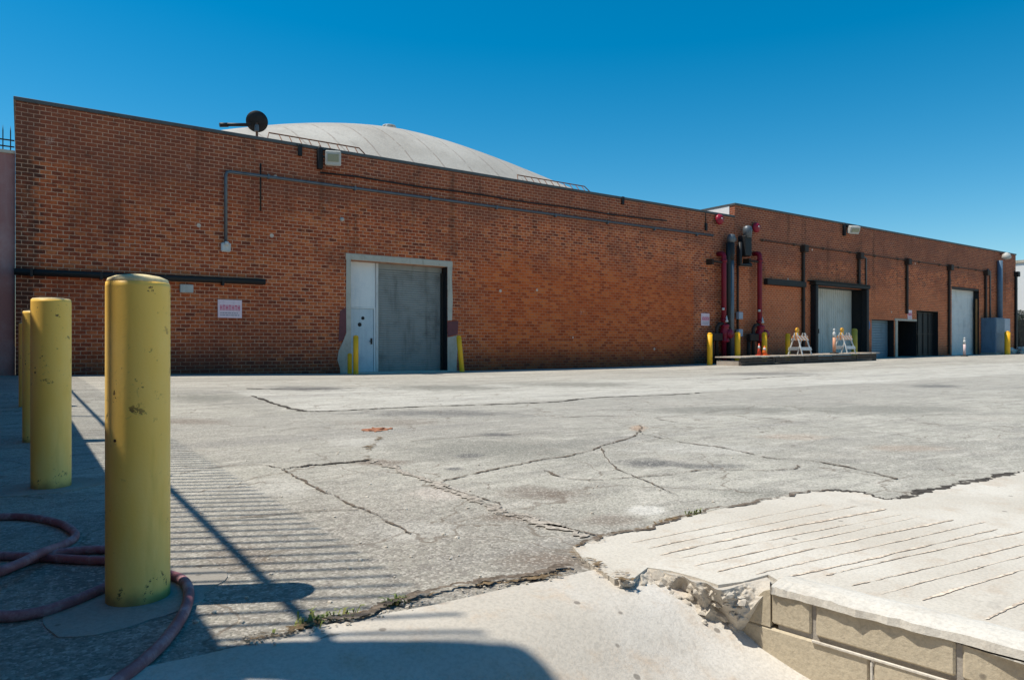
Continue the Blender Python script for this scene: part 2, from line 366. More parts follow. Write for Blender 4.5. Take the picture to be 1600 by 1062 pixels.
def slab_mat(name, a, b, stain, tan):
    n = NT(name); big = n.noise(.9, 5, .6); mid = n.noise(6, 5, .7); fin = n.noise(75, 3, .7)
    c = n.mix(n.step(big, .38, .66), b, a)
    c = n.mix(n.math('MULTIPLY', n.step(mid, .5, .74), stain), c, tan)
    c = n.mix(n.math('MULTIPLY', n.step(n.noise(1.7, 5, .7), .58, .72), stain), c, tan)
    c = n.mix(n.math('MULTIPLY', n.step(n.noise(3.2, 6, .75), .60, .70), .35), c, (.33, .30, .26))
    v = n.voro(9); sp = n.math('MULTIPLY', n.step(v['Distance'], .13, .08), n.step(n.sep(v['Color'])[0], .80, .81))
    c = n.mix(n.math('MULTIPLY', sp, .7), c, (.16, .14, .12))
    c = n.mix(n.step(fin, .3, .62), n.mix(.20, c, (.1, .09, .08)), c)
    return n.done(c, .9, 0, n.bump(n.math('ADD', n.math('MULTIPLY', mid, 1.0), n.math('MULTIPLY', fin, .35)), .5, .01), spec=.15)
M['slab'] = slab_mat('broomed pale concrete', (.60, .565, .50), (.51, .47, .405), .55, (.46, .375, .29))
M['ramp'] = slab_mat('stained pale concrete', (.64, .61, .56), (.50, .46, .40), .55, (.50, .38, .27))
M['cap'] = slab_mat('white cap mortar', (.64, .61, .55), (.55, .52, .46), .35, (.45, .40, .33))
M['block'] = slab_mat('concrete block', (.56, .49, .37), (.44, .38, .28), .45, (.36, .30, .21))
M['rubble'] = slab_mat('broken concrete', (.66, .62, .55), (.50, .45, .38), .6, (.36, .30, .23))
M['footing'] = slab_mat('footing concrete', (.40, .37, .33), (.29, .27, .24), .5, (.26, .23, .19))

def ribbon_mat(name, col, thr):
    n = NT(name); a = n.noise(14, 5, .75); b = n.noise(2.2, 3, .6)
    al = n.step(n.math('ADD', a, n.math('MULTIPLY', b, .6)), thr, thr+.14)
    return n.done(n.mix(n.step(n.noise(40, 3, .7), .4, .6), col, tuple(v*1.9 for v in col)), .95, spec=.1, alpha=al)
M['crack'] = ribbon_mat('dirt filled crack', (.10, .08, .063), .64)
M['seam'] = ribbon_mat('dark tar seam', (.042, .037, .032), .58)
M['fill'] = ribbon_mat('sandy crack filler', (.235, .21, .18), .62)
M['groove'] = ribbon_mat('dirty rake groove', (.40, .335, .27), .57)
M['duff'] = ribbon_mat('dead grass and grit', (.12, .085, .05), .78)

def roofing_mat():
    n = NT('aged silver roofing'); v = n.obj(); x, y, z = n.sep(v)
    big = n.noise(.35, 5, .6); fin = n.noise(12, 4, .7)
    c = n.mix(n.step(big, .35, .7), (.38, .355, .315), (.47, .445, .40))
    c = n.mix(n.math('MULTIPLY', n.step(n.noise(.9, 5, .65, stretch=(1.6, .25, 1)), .52, .72), .5), c, (.26, .235, .21))
    # felt sheets: seams run over the vault
    fx = n.math('FRACT', n.math('DIVIDE', n.math('ADD', x, n.math('MULTIPLY', n.noise(1.0, 2, .5), .12)), 1.35))
    seam = n.math('MULTIPLY', n.step(n.math('ABSOLUTE', n.math('SUBTRACT', fx, .5)), .035, .02), n.step(n.noise(1.4, 3, .6), .36, .5))
    c = n.mix(n.math('MULTIPLY', seam, .5), c, (.20, .15, .12))
    c = n.mix(n.step(fin, .35, .65), n.mix(.15, c, (0, 0, 0)), c)
    return n.done(c, .8, 0, n.bump(n.math('ADD', fin, n.math('MULTIPLY', seam, 2)), .3, .02))
M['roofing'] = roofing_mat()

def hose_mat():
    n = NT('old red rubber hose'); a = n.noise(11, 5, .7)
    c = n.mix(n.step(a, .4, .68), (.27, .095, .11), (.43, .25, .27))
    c = n.mix(n.math('MULTIPLY', n.step(n.noise(40, 3, .7), .55, .7), .4), c, (.15, .07, .08))
    return n.done(c, .55, 0, n.bump(n.noise(80, 3, .6), .2, .004), spec=.4)
M['hose'] = hose_mat()

def stripe_mat():
    n = NT('orange and white barrier stripes'); x, y, z = n.sep(n.obj())
    f = n.math('FRACT', n.math('MULTIPLY', n.math('ADD', x, z), 4.2))
    c = n.mix(n.step(f, .49, .51), (.72, .70, .66), (.85, .30, .06))
    return n.done(c, .45)
M['stripe'] = stripe_mat()

# ------------------------------------------------------------------ ground
def gridvals(spec):
    out = []
    for a, b, s in spec:
        v = a
        while v < b-1e-6: out.append(v); v += s
    out.append(spec[-1][1]); return out
XS = gridvals([(-500, -100, 100), (-100, -20, 20), (-20, -4, 4), (-4, 2.2, .62), (2.2, 8.2, .75), (8.2, 64.2, 2), (64.2, 114.2, 10), (114.2, 914.2, 100)])
YS = gridvals([(-500, -100, 100), (-100, -20, 20), (-20, -2, 4.5), (-2, 2.0, .8), (2.0, 6, .5), (6, 22, 1), (22, 40, 6), (40, 100, 20), (100, 1000, 150)])
bm = bmesh.new(); vg = [[bm.verts.new((x, y, zg(x, y))) for y in YS] for x in XS]
for i in range(len(XS)-1):
    for j in range(len(YS)-1):
        if XS[i] >= -.7 and XS[i+1] <= 2.21 and YS[j+1] <= 2.01 and YS[j] >= -20.1: continue     # the ramp lies here
        if XS[i] >= -4.1 and XS[i+1] <= 2.21 and YS[j+1] <= 2.01 and YS[j] >= -20.1 and XS[i+1] > -.6: continue
        bm.faces.new((vg[i][j], vg[i+1][j], vg[i+1][j+1], vg[i][j+1])).smooth = True
for v in [v for v in bm.verts if not v.link_faces]: bm.verts.remove(v)
me = bpy.data.meshes.new('asphalt_ground'); bm.to_mesh(me); bm.free(); me.materials.append(M['asphalt'])
o = bpy.data.objects.new('asphalt_ground', me); COL.objects.link(o); tag(o, kind='structure')

# concrete ramp falling away from the yard towards the street
RY = [(-20, 2.6), (-1, .80), (0, .50), (.7, .385), (1.34, .255), (1.56, .187), (1.64, .118), (1.70, .085), (1.78, .043), (1.9, .008), (2.05, 0)]
def ramp_z(x, y):
    wx_ = .45+.55*min(1, max(0, (x-.3)/1.5))
    return .006-lerp(RY, y)*wx_
rx = gridvals([(-.95, 3.3, .17)]); ry = gridvals([(-20, -2, 2), (-2, .4, .4), (.4, 2.05, .11)])
def redge(x):                                  # slightly wavering top edge of the ramp
    return .03*math.sin(x*3.1)+.015*math.sin(x*9+1)
mb = MB(); b = mb.bm
vs = [[b.verts.new((x, y+(redge(x) if y > 1.7 else 0), ramp_z(x, y)+.004*math.sin(7*x+3*y))) for y in ry] for x in rx]
for i in range(len(rx)-1):
    for j in range(len(ry)-1): b.faces.new((vs[i][j], vs[i+1][j], vs[i+1][j+1], vs[i][j+1])).smooth = True
tag(mb.build('concrete_ramp', M['ramp']), kind='structure')

# pale concrete slab on the right, held up by the block wall
WD = Vector((.163, -.987, 0)).normalized(); WN = Vector((-WD.y*-1, 0, 0))
A0 = G(1205, 915, .03); WP = Vector((WD.y, -WD.x, 0))      # WP points to the low (ramp) side
if WP.x > 0: WP = -WP
ZS = .014
edge = [G(px, py, 0) for px, py in ((895, 858), (930, 848), (960, 838), (1005, 829), (1040, 820), (1085, 809), (1120, 800), (1165, 791), (1200, 783), (1245, 774), (1290, 768), (1340, 772), (1390, 783), (1440, 772), (1500, 760), (1560, 748), (1600, 737))]
poly = [Vector((p.x, p.y, ZS)) for p in edge]+[Vector((8, 1.75, ZS)), Vector((14, 1.7, ZS)), Vector((40, 1.7, ZS)), Vector((40, -20, ZS))]
q = A0-WP*.10
poly += [Vector(((q+WD*22).x, (q+WD*22).y, ZS)), Vector((q.x, q.y, ZS))]
for px, py in ((1200, 897), (1160, 908), (1122, 913), (1090, 902), (1048, 891), (1012, 886), (990, 903), (960, 904), (935, 889), (910, 872)):
    p = G(px, py, ZS); poly.append(Vector((p.x, p.y, ZS)))
mb = MB(); b = mb.bm
f = b.faces.new([b.verts.new(p) for p in poly]); bmesh.ops.recalc_face_normals(b, faces=b.faces)
r = bmesh.ops.extrude_face_region(b, geom=[f]); bmesh.ops.translate(b, verts=[v for v in r['geom'] if isinstance(v, bmesh.types.BMVert)], vec=(0, 0, -.06))
slab = tag(mb.build('concrete_slab', M['slab']), kind='structure')

def ribbon(mb, pts, w0, z=.006, wob=.02, flatz=None, rnd=None, me=1):
    rnd = rnd or random
    P = smoothpath(pts, 16); L = []
    for i, p in enumerate(P):
        d = P[min(i+1, len(P)-1)]-P[max(i-1, 0)]; d.z = 0; d.normalize(); nrm = Vector((-d.y, d.x, 0))
        k = 1 if 0 < i < len(P)-1 else .25
        jx = nrm*(rnd.uniform(-wob, wob)+(w0*1.3 if w0 < .045 else w0*.5)*k*me*(mathutils.noise.noise(p*4.5)+.6*mathutils.noise.noise(p*14))); ww = w0*k*(.8+1.1*mathutils.noise.noise(p*6+Vector((9, 0, 0))))*rnd.uniform(.7, 1.2)/2
        zz = (zg(p.x, p.y) if flatz is None else flatz)+z
        a, c = p+jx+nrm*ww, p+jx-nrm*ww
        L.append((mb.bm.verts.new((a.x, a.y, zz)), mb.bm.verts.new((c.x, c.y, zz))))
    for (a, c), (e, g) in zip(L, L[1:]): mb.bm.faces.new((a, c, g, e))
def GP(l): return [G(a, c) for a, c in l]
seams = MB(); cracks = MB(); fills = MB(); duff = MB()
ribbon(seams, GP([(395, 622), (430, 633), (465, 642), (500, 644), (545, 642), (600, 639), (660, 636), (720, 634), (800, 631), (870, 628), (920, 622), (980, 619), (1060, 616), (1100, 613)]), .075, wob=.012)
ribbon(seams, GP([(385, 611), (430, 612), (480, 611), (560, 608)]), .08, wob=.015)
ribbon(seams, GP([(440, 733), (480, 728), (530, 724), (580, 719)]), .055, wob=.015)
ribbon(seams, GP([(1290, 768), (1340, 773), (1390, 784), (1440, 772), (1500, 759), (1560, 747), (1615, 735)]), .06, z=.016, wob=.014)
ribbon(seams, GP([(1160, 592), (1230, 588), (1300, 586)]), .08)
for l, wd in (([(280, 740), (330, 731), (400, 727), (440, 731)], .016), ([(695, 752), (740, 740), (800, 728), (850, 718), (900, 710), (940, 697), (965, 690), (995, 678), (1002, 664)], .028),
              ([(850, 735), (890, 748), (950, 749), (1000, 745), (1060, 740), (1110, 734), (1180, 735), (1240, 733), (1247, 727)], .024),
              ([(1000, 677), (1060, 690), (1130, 700), (1200, 715), (1280, 722), (1350, 735), (1400, 749)], .028),
              ([(440, 733), (480, 755), (530, 780), (590, 806), (640, 835)], .02), ([(330, 812), (420, 806), (480, 800), (560, 797)], .014),
              ([(640, 690), (720, 683), (800, 679), (860, 676)], .02), ([(860, 653), (930, 650), (1000, 652), (1060, 660)], .025), ([(1010, 655), (1090, 648), (1180, 652), (1260, 661)], .022),
              ([(850, 820), (890, 828), (930, 838)], .03), ([(690, 760), (740, 775), (790, 790)], .018), ([(940, 700), (960, 730), (1010, 752), (1060, 775)], .014), ([(1100, 645), (1150, 639), (1200, 640)], .02)):
    ribbon(cracks, GP(l), wd*.8, wob=.006)
ribbon(duff, GP([(577, 720), (575, 706), (583, 693), (597, 682)]), .06, wob=.03)
ribbon(fills, GP([(580, 720), (620, 732), (660, 750), (700, 764), (730, 776), (790, 800), (850, 820), (915, 840)]), .085, wob=.02)
ribbon(duff, GP([(360, 1016), (395, 1005), (450, 990), (520, 968), (570, 960), (620, 945), (700, 927), (760, 916), (830, 906), (900, 894)]), .045, z=.013, wob=.012)
ribbon(cracks, GP([(500, 972), (570, 958), (620, 943), (700, 924), (760, 914), (830, 903), (895, 888)]), .035, z=.017, wob=.01)
ribbon(cracks, GP([(895, 858), (960, 838), (1040, 820), (1120, 800), (1200, 783), (1290, 768)]), .035, z=.019, wob=.012)
ribbon(duff, GP([(897, 860), (1000, 828), (1085, 808), (1120, 800)]), .03, z=.021, wob=.02)
ribbon(duff, GP([(893, 862), (905, 876), (935, 891), (962, 906), (990, 916)]), .06, z=.022, wob=.02)
for mbx, nm, mm in ((seams, 'pavement_seam', 'seam'), (cracks, 'pavement_crack', 'crack'), (fills, 'crack_filler', 'fill'), (duff, 'crack_debris', 'duff')):
    tag(mbx.build(nm, M[mm]), kind='structure')
gr = MB(); rr = random.Random(3)
for l in ([(1010, 857), (1120, 834), (1340, 790)], [(1030, 867), (1180, 834), (1385, 795)], [(1060, 872), (1230, 838), (1410, 803)], [(1085, 884), (1260, 845), (1440, 806)], [(1120, 893), (1290, 853), (1490, 812)], [(1180, 897), (1330, 862), (1540, 815)],
          [(1215, 905), (1360, 873), (1560, 826)], [(1290, 899), (1400, 873), (1600, 830)], [(1330, 915), (1460, 885), (1640, 840)], [(1375, 928), (1480, 900), (1650, 855)], [(1440, 938), (1530, 910), (1680, 868)], [(1540, 968), (1610, 935), (1720, 890)], [(985, 848), (1080, 829), (1290, 787)]):
    ribbon(gr, [G(a, c, ZS) for a, c in l], .006+.008*rr.random()**2, z=.003, wob=.0025, flatz=ZS, rnd=rr, me=.25)
gr.build('rake_grooves', M['groove'], slab)

# ------------------------------------------------------------------ low block retaining wall with its broken end
rw = thing('retaining_wall', 'low tan concrete block retaining wall with white mortar cap and broken end', 'wall', (A0.x, A0.y, 0))
mwall = Matrix.Translation((A0.x, A0.y, 0)) @ Matrix(((WD.x, -WP.x, 0, 0), (WD.y, -WP.y, 0, 0), (0, 0, 1, 0), (0, 0, 0, 1)))   # local: x along wall, y away from ramp, z up
core = MB(); core.box(-.16, 20, .012, .15, -2.6, -.13, mwall); core.box(.02, 20, .012, .15, -.14, .022, mwall); core.build('mortar_core', M['footing'], rw)
bl = MB(); rr = random.Random(5)
def blk(x0, x1, z0, z1, dy): bl.box(x0, x1, dy, .14, z0, z1, mwall, .006)
x = .0; first = True
for (x0, x1) in [(.0, .135), (.150, .548), (.566, .96)]+[(.975+.41*k, 1.37+.41*k) for k in range(44)]: blk(x0, x1, -.098, .018, rr.uniform(-.002, .004))
for r_ in range(10):
    zt = -.115-.2*r_; off = -.155 if r_ % 2 == 0 else -.36
    k = 0
    while off+.41*k < 19:
        a = off+.41*k; c = a+.398
        if r_ == 0 and k == 0: a = -.155; c = .315
        elif r_ == 0: a = .330+.41*(k-1); c = a+.396
        if c > -.15: blk(max(a, -.155), c, zt-.19, zt, rr.uniform(-.003, .004))
        k += 1
bl.build('block_course', M['block'], rw)
jt = MB(); jt.box(.14, 8, -.007, .0005, -.119, -.110, mwall, .002); jt.box(.320, .328, -.004, .0005, -.33, -.125, mwall, .002); jt.build('mortar_joint', M['rubble'], rw)
import mathutils
cp = MB(); b = cp.bm; NX = 160; rows = []
for i in range(NX+1):
    u = i/NX; xx = .0+u*u*18
    e0 = -.010+.010*mathutils.noise.noise(Vector((xx*6, 0, 0)))+rr.uniform(-.005, .005); e1 = .155+rr.uniform(-.008, .008)
    prof = [(e0, .006), (e0+.004, .030+rr.uniform(-.003, .003)), (.06, .041), (.11, .040), (e1, .030), (e1+.02, .010)]
    rows.append([b.verts.new(mwall @ Vector((xx, yy, zz))) for yy, zz in prof])
for A, B in zip(rows, rows[1:]):
    for k in range(5): b.faces.new((A[k], A[k+1], B[k+1], B[k]))
b.faces.new(rows[0]); b.faces.new(rows[-1])
cp.build('mortar_cap', M['cap'], rw)
# crumbled end: sloping rough fill, broken block webs and loose lumps
import mathutils
def nz(p, s): return mathutils.noise.noise(Vector(p)*s)
P_top = [G(*p, .012) for p in ((972, 908), (990, 899), (1008, 888), (1030, 891), (1048, 897), (1066, 899), (1084, 909), (1102, 910), (1122, 921), (1140, 919), (1158, 913), (1180, 908))]+[G(1203, 905, .016)]
P_bot = [G(968, 914, -.004), G(990, 920, -.02), G(1018, 931, -.045), G(1052, 946, -.075), G(1072, 954, -.092), G(1092, 961, -.105), G(1112, 969, -.120), G(1138, 978, -.145), G(1150, 972, -.115), G(1160, 964, -.09), G(1172, 953, -.062), G(1188, 935, -.022), G(1203, 920, .012)]
top = smoothpath(P_top, 12); bot = smoothpath(P_bot, 12); rb = MB(); b = rb.bm; rows = []; NV = 26
HOLES = [(G(1067, 918, -.03), .024), (G(1112, 944, -.08), .020), (G(1136, 938, -.065), .017), (G(1050, 925, -.045), .014), (G(1090, 930, -.06), .012)]
OUT = Vector((-.62, -.45, .64))
for i, (t, u) in enumerate(zip(top, bot)):
    row = [b.verts.new(t+Vector((.05, .05, -.012)))]
    en = min(1, i/8)*min(1, (len(top)-1-i)/22+.05)
    for k in range(NV+1):
        s_ = k/NV; p = t.lerp(u, s_); bl_ = min(1, s_*5, (1-s_)*5)
        d_, _ = mathutils.noise.voronoi(p*15+Vector((2, 0, 0))); d2, _ = mathutils.noise.voronoi(p*42)
        dsp = (.022*(d_[1]-d_[0])+.016*(d2[1]-d2[0])+.020*nz(p, 14)+.012*nz(p, 40)+.008*nz(p, 90)-.006)*(.25+.75*bl_)*en*.75
        for hc, hr in HOLES:
            q = (p-hc).length/hr
            if q < 1.6: dsp -= .05*max(0, 1-(q/1.6)**2)
        row.append(b.verts.new(p+OUT*dsp))
    row.append(b.verts.new(row[-1].co+Vector((.04, .04, -.08)))); rows.append(row)
for A, B in zip(rows, rows[1:]):
    for k in range(len(A)-1): b.faces.new((A[k], A[k+1], B[k+1], B[k]))
rb.build('crumbled_end', M['rubble'], rw)
def lump(mb, c, r, sq=(1, 1, 1), seed=0, sub=2, amp=.35):
    r0 = bmesh.ops.create_icosphere(mb.bm, subdivisions=sub, radius=1)
    for v in r0['verts']:
        n_ = 1+amp*mathutils.noise.noise(v.co*1.6+Vector((seed*7.3, seed*3.1, 0)))+amp*.4*mathutils.noise.noise(v.co*4+Vector((seed, 0, 5)))
        v.co = Vector((v.co.x*sq[0]*r*n_, v.co.y*sq[1]*r*n_, v.co.z*sq[2]*r*n_))+Vector(c)
tri = MB(); tri.prism([mwall @ Vector((a, .001, c)) for a, c in ((-.152, -.112), (-.004, -.112), (-.004, .016), (-.03, .004), (-.06, -.03), (-.09, -.045), (-.125, -.085))], mwall.to_3x3() @ Vector((0, .13, 0))); tri.build('broken_block', M['block'], rw)
lp = MB()
for i, (px, py, z, r_, sq) in enumerate(((1092, 940, -.08, .024, (1.25, 1, .9)), (1125, 956, -.115, .018, (1.5, .8, .8)), (1060, 952, -.085, .012, (1, 1, .8)), (1100, 972, -.118, .011, (1, 1, .8)), (1025, 936, -.05, .010, (1, 1, .8)), (1160, 985, -.165, .012, (1, 1, .8)))):
    lump(lp, G(px, py, z)+Vector((.0, .0, .0)), r_, sq, i+2, 2, .6)
lp.build('broken_lump', M['rubble'], rw); lp = MB(); rr = random.Random(44)
for k in range(70):
    f_ = rr.random(); i_ = int(f_*(len(top)-20)); q = top[i_].lerp(bot[i_], rr.uniform(.15, 1.05)); lump(lp, q+OUT*rr.uniform(-.008, .003), rr.choice((.006, .008, .011, .016, .022)), (rr.uniform(.8, 1.6), rr.uniform(.7, 1.2), rr.uniform(.6, 1)), k+9, 1, .9)
lp.build('loose_chunk', M['rubble'], rw)
# ------------------------------------------------------------------ walls with openings
def wall_open(mb, x0, x1, z0, z1, y, ops, depth=.4, back=30, roofz=None):
    xs = sorted({x0, x1, *[v for o_ in ops for v in o_[:2]]}); zs = sorted({z0, z1, *[v for o_ in ops for v in o_[2:4]]})
    for a, c in zip(xs, xs[1:]):
        for e, g in zip(zs, zs[1:]):
            mx, mz = (a+c)/2, (e+g)/2
            if any(o_[0] < mx < o_[1] and o_[2] < mz < o_[3] for o_ in ops): continue
            mb.face([(a, y, e), (c, y, e), (c, y, g), (a, y, g)])
    for o_ in ops:
        a, c, e, g = o_[:4]; d = o_[4] if len(o_) > 4 else depth
        mb.face([(a, y, e), (a, y, g), (a, y+d, g), (a, y+d, e)]); mb.face([(c, y, e), (c, y+d, e), (c, y+d, g), (c, y, g)])
        mb.face([(a, y, g), (c, y, g), (c, y+d, g), (a, y+d, g)])
    yb = y+back
    mb.face([(x0, y, z0), (x0, y, z1), (x0, yb, z1), (x0, yb, z0)]); mb.face([(x1, y, z0), (x1, yb, z0), (x1, yb, z1), (x1, y, z1)])
    mb.face([(x0, yb, z0), (x0, yb, z1), (x1, yb, z1), (x1, yb, z0)])
    t = .32                                    # inner side of the parapet
    for q_ in ([(x0+t, y+t, z1-1.2), (x1-t, y+t, z1-1.2), (x1-t, y+t, z1), (x0+t, y+t, z1)], [(x0, y, z1), (x1, y, z1), (x1-t, y+t, z1), (x0+t, y+t, z1)],
               [(x0, y, z1), (x0+t, y+t, z1), (x0+t, yb-t, z1), (x0, yb, z1)], [(x0+t, y+t, z1-1.2), (x0+t, y+t, z1), (x0+t, yb-t, z1), (x0+t, yb-t, z1-1.2)],
               [(x1, y, z1), (x1, yb, z1), (x1-t, yb-t, z1), (x1-t, y+t, z1)], [(x1-t, y+t, z1-1.2), (x1-t, yb-t, z1-1.2), (x1-t, yb-t, z1), (x1-t, y+t, z1)],
               [(x0, yb, z1), (x0+t, yb-t, z1), (x1-t, yb-t, z1), (x1, yb, z1)], [(x0+t, yb-t, z1-1.2), (x0+t, yb-t, z1), (x1-t, yb-t, z1), (x1-t, yb-t, z1-1.2)]):
        mb.face(q_)
def roller(mb, x0, x1, z0, z1, y, pitch=.085, dep=.022):
    b = mb.bm; rows = []; z = z0
    n_ = max(1, int((z1-z0)/pitch)); ph = (z1-z0)/n_
    for k in range(n_):
        for f_, d in ((0, 0), (.12, .9), (.5, 1), (.88, .85)):
            rows.append((z0+(k+f_)*ph, y-d*dep))
    rows.append((z1, y))
    vr = [(b.verts.new((x0, yy, zz)), b.verts.new((x1, yy, zz))) for zz, yy in rows]
    for (a, c), (e, g) in zip(vr, vr[1:]): b.faces.new((a, c, g, e))
    return mb

XA = S(24); XB = S(1148); XC = S(1587); H1 = 6.92; H2 = 7.52
# ================================================================== near warehouse
w1 = thing('brick_warehouse', 'long low red brick warehouse with grey domed roof and one grey roll-up door', 'building', (XA, D, 0))
dl, dr = S(548), S(699); dtop = 3.60
big = (dl, dr, -.5, dtop, .38)
mb = MB(); wall_open(mb, XA, XB-.02, -.6, H1, D, [big], back=31); mb.build('wall', M['brick'], w1, merge=True)
mb = MB(); mb.box(XA-.04, XB-.03, D-.045, D+.36, H1+.003, H1+.10, bevel=.01); mb.box(XA-.04, XA+.30, D+.362, D+31, H1+.003, H1+.10); mb.build('coping', M['coping'], w1)
# dome-shaped roof
x0, x1, y0, y1, zb, hh, ppx, ppy = -.416, 29.533, 23.398, 50.374, 6.708, 5.107, 1.721, 2.761
mb = MB(); b = mb.bm; NXd, NYd = 90, 50; gv = []
for i in range(NXd+1):
    row = []
    for j in range(NYd+1):
        u = -1+2*i/NXd; v = -1+2*j/NYd; u = math.copysign(abs(u)**.8, u); v = math.copysign(abs(v)**.8, v)
        row.append(b.verts.new((max(XA+.34, min((x0+x1)/2+u*(x1-x0)/2, XB-.4)), (y0+y1)/2+v*(y1-y0)/2, zb+hh*max(0, 1-abs(u)**ppx)*max(0, 1-abs(v)**ppy))))
    gv.append(row)
for i in range(NXd):
    for j in range(NYd): b.faces.new((gv[i][j], gv[i+1][j], gv[i+1][j+1], gv[i][j+1])).smooth = True
for f_ in [f_ for f_ in b.faces if f_.calc_area() < 1e-7]: b.faces.remove(f_)
dome = mb.build('domed_roof', M['roofing'], w1)
mb = MB(); mb.face([(XA+.1, D+.3, 6.2), (XB-.4, D+.3, 6.2), (XB-.4, D+30.6, 6.2), (XA+.1, D+30.6, 6.2)]); mb.build('flat_roof', M['roofing'], w1)
mb = MB(); rx_, ry_, re = ray(608, 199); tt = 33.2/ry_; vp = Vector((rx_*tt, ry_*tt, CAMH+re*tt))
mb.box(vp.x-.28, vp.x+.28, vp.y-.28, vp.y+.28, vp.z-.5, vp.z+.02, bevel=.03); mb.lathe([(.34, .0), (.34, .05), (.12, .12), (0, .13)], (vp.x, vp.y, vp.z+.02), 16)
mb.build('roof_vent', M['white_paint'], w1)
# rusty rails along the foot of the dome
for (xa, xb_) in ((6.35, 9.35), (15.9, 19.35)):
    mb = MB(); y = 22.5; zt = 7.55
    mb.tube([(xa-.25, y-.5, 6.85), (xa, y, zt), (xb_, y, zt), (xb_+.45, y-.5, 6.85)], .022, 6)
    n_ = int((xb_-xa)/.33)
    for k in range(1, n_+1):
        xx = xa+k*(xb_-xa)/(n_+.5); mb.tube([(xx, y, zt), (xx+.15, y-.55, 6.8)], .015, 6)
    mb.build('roof_rail', M['rust'], w1)
# big door: trim, recess, wicket panel, roll-up
tr = MB()
tl, trx, tt_ = S(540), S(707), 3.80
tr.box(tl, trx, D-.022, D+.05, dtop+.002, tt_, bevel=.012)
def ragged(mb, pts, d=.02):                    # thin rendered patch with a ragged outline, pts in photo pixels on the facade
    mb.prism([W(px, py)+Vector((0, -d, 0)) for px, py in pts], (0, d+.01, 0))
ragged(tr, [(541, 403), (548, 404), (548, 584), (532, 586), (531, 575), (527, 562), (529, 548), (536, 533), (541, 520), (540.5, 470)], .020)
ragged(tr, [(699, 411), (706.5, 412), (706, 440), (707, 470), (706, 500), (699.2, 501)], .020)
ragged(tr, [(699, 527), (714, 524), (714.5, 545), (713, 570), (713, 582), (699.2, 583)], .020)
door_trim = tr.build('door_frame', M['concrete_trim'], w1)
mp = MB(); ragged(mp, [(531, 486), (540.5, 480), (540.4, 519), (536, 531), (529, 534)], .012); mp.build('painted_patch', M['maroon'], w1); mp = MB(); ragged(mp, [(699, 503), (706, 502), (716, 501), (715, 522), (699.2, 526)], .012)
mp.build('painted_patch', M['maroon'], w1)
yd = D+.36
wd_, rx0 = S(586, .36), S(590, .36); rx1 = dr-.03
zf = -.02
mb = MB(); mb.box(dl+.003, wd_, yd-.03, yd+.05, 2.13, dtop-.003, bevel=.008); mb.build('fixed_panel', M['blue_panel'], w1)
dob = MB(); dob.box(dl+.06, wd_-.06, yd-.02, yd+.04, zf, 2.08, bevel=.008); door = dob.build('wicket_door', M['blue_door'], w1)
mb = MB(); mb.box(dl+.003, dl+.055, yd-.045, yd+.05, -.3, 2.125); mb.box(wd_-.055, wd_-.002, yd-.045, yd+.05, -.3, 2.125); mb.box(dl+.056, wd_-.056, yd-.045, yd+.05, 2.083, 2.127); mb.build('wicket_frame', M['blue_panel'], w1)
mb = MB(); hx = wd_-.14; mb.box(hx-.03, hx+.03, yd-.05, yd-.022, .92, 1.12, bevel=.006); mb.tube([(hx, yd-.05, 1.02), (hx, yd-.09, 1.02), (hx-.1, yd-.09, 1.01)], .012, 8); mb.build('handle', M['dark_iron'], door)
for (px, py, r_) in ((567, 497, .06), (562, 507, .07)):
    mb = MB(); p = W(px, py, .34); mb.lathe([(r_, 0), (r_*.8, .006), (0, .008)], (p.x, yd-.021, p.z), 10, Matrix.Rotation(R(90), 4, 'X'))
    mb.build('paint_blot', M['black'], door)
mb = MB(); mb.box(wd_+.002, rx0-.002, yd-.07, yd+.05, -.3, dtop-.003, bevel=.008); mb.build('centre_post', M['white_paint'], w1)
rd = roller(MB(), rx0, rx1-.05, 0.0, dtop-.20, yd+.02, .075, .019).build('roll_up_door', M['roll_grey'], w1)
mb = MB(); mb.box(rx0, rx1-.05, yd-.02, yd+.03, -.06, -.003, bevel=.006); mb.build('bottom_bar', M['dark_iron'], rd)
mb = MB(); mb.box(rx0, rx1, yd-.01, yd+.06, dtop-.195, dtop-.003); mb.build('door_hood', M['roll_grey'], w1)
mb = MB(); mb.box(rx1-.048, rx1+.015, yd-.10, yd+.05, -.3, dtop-.2); mb.build('door_track', M['dark_iron'], w1)
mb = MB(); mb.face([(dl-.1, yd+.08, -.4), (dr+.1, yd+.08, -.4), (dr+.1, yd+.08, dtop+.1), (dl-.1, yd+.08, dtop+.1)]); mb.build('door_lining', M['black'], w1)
mb = MB(); mb.box(dr-.012, dr-.003, D+.015, D+.34, -.3, dtop-.003); mb.build('reveal_shade', M['black'], w1)  # added black panel paints the shade of the right reveal
mb = MB(); mb.box(dl-.3, dr+.1, D-.35, D+.34, -.25, .018, bevel=.012); mb.build('threshold', M['concrete_trim'], w1)
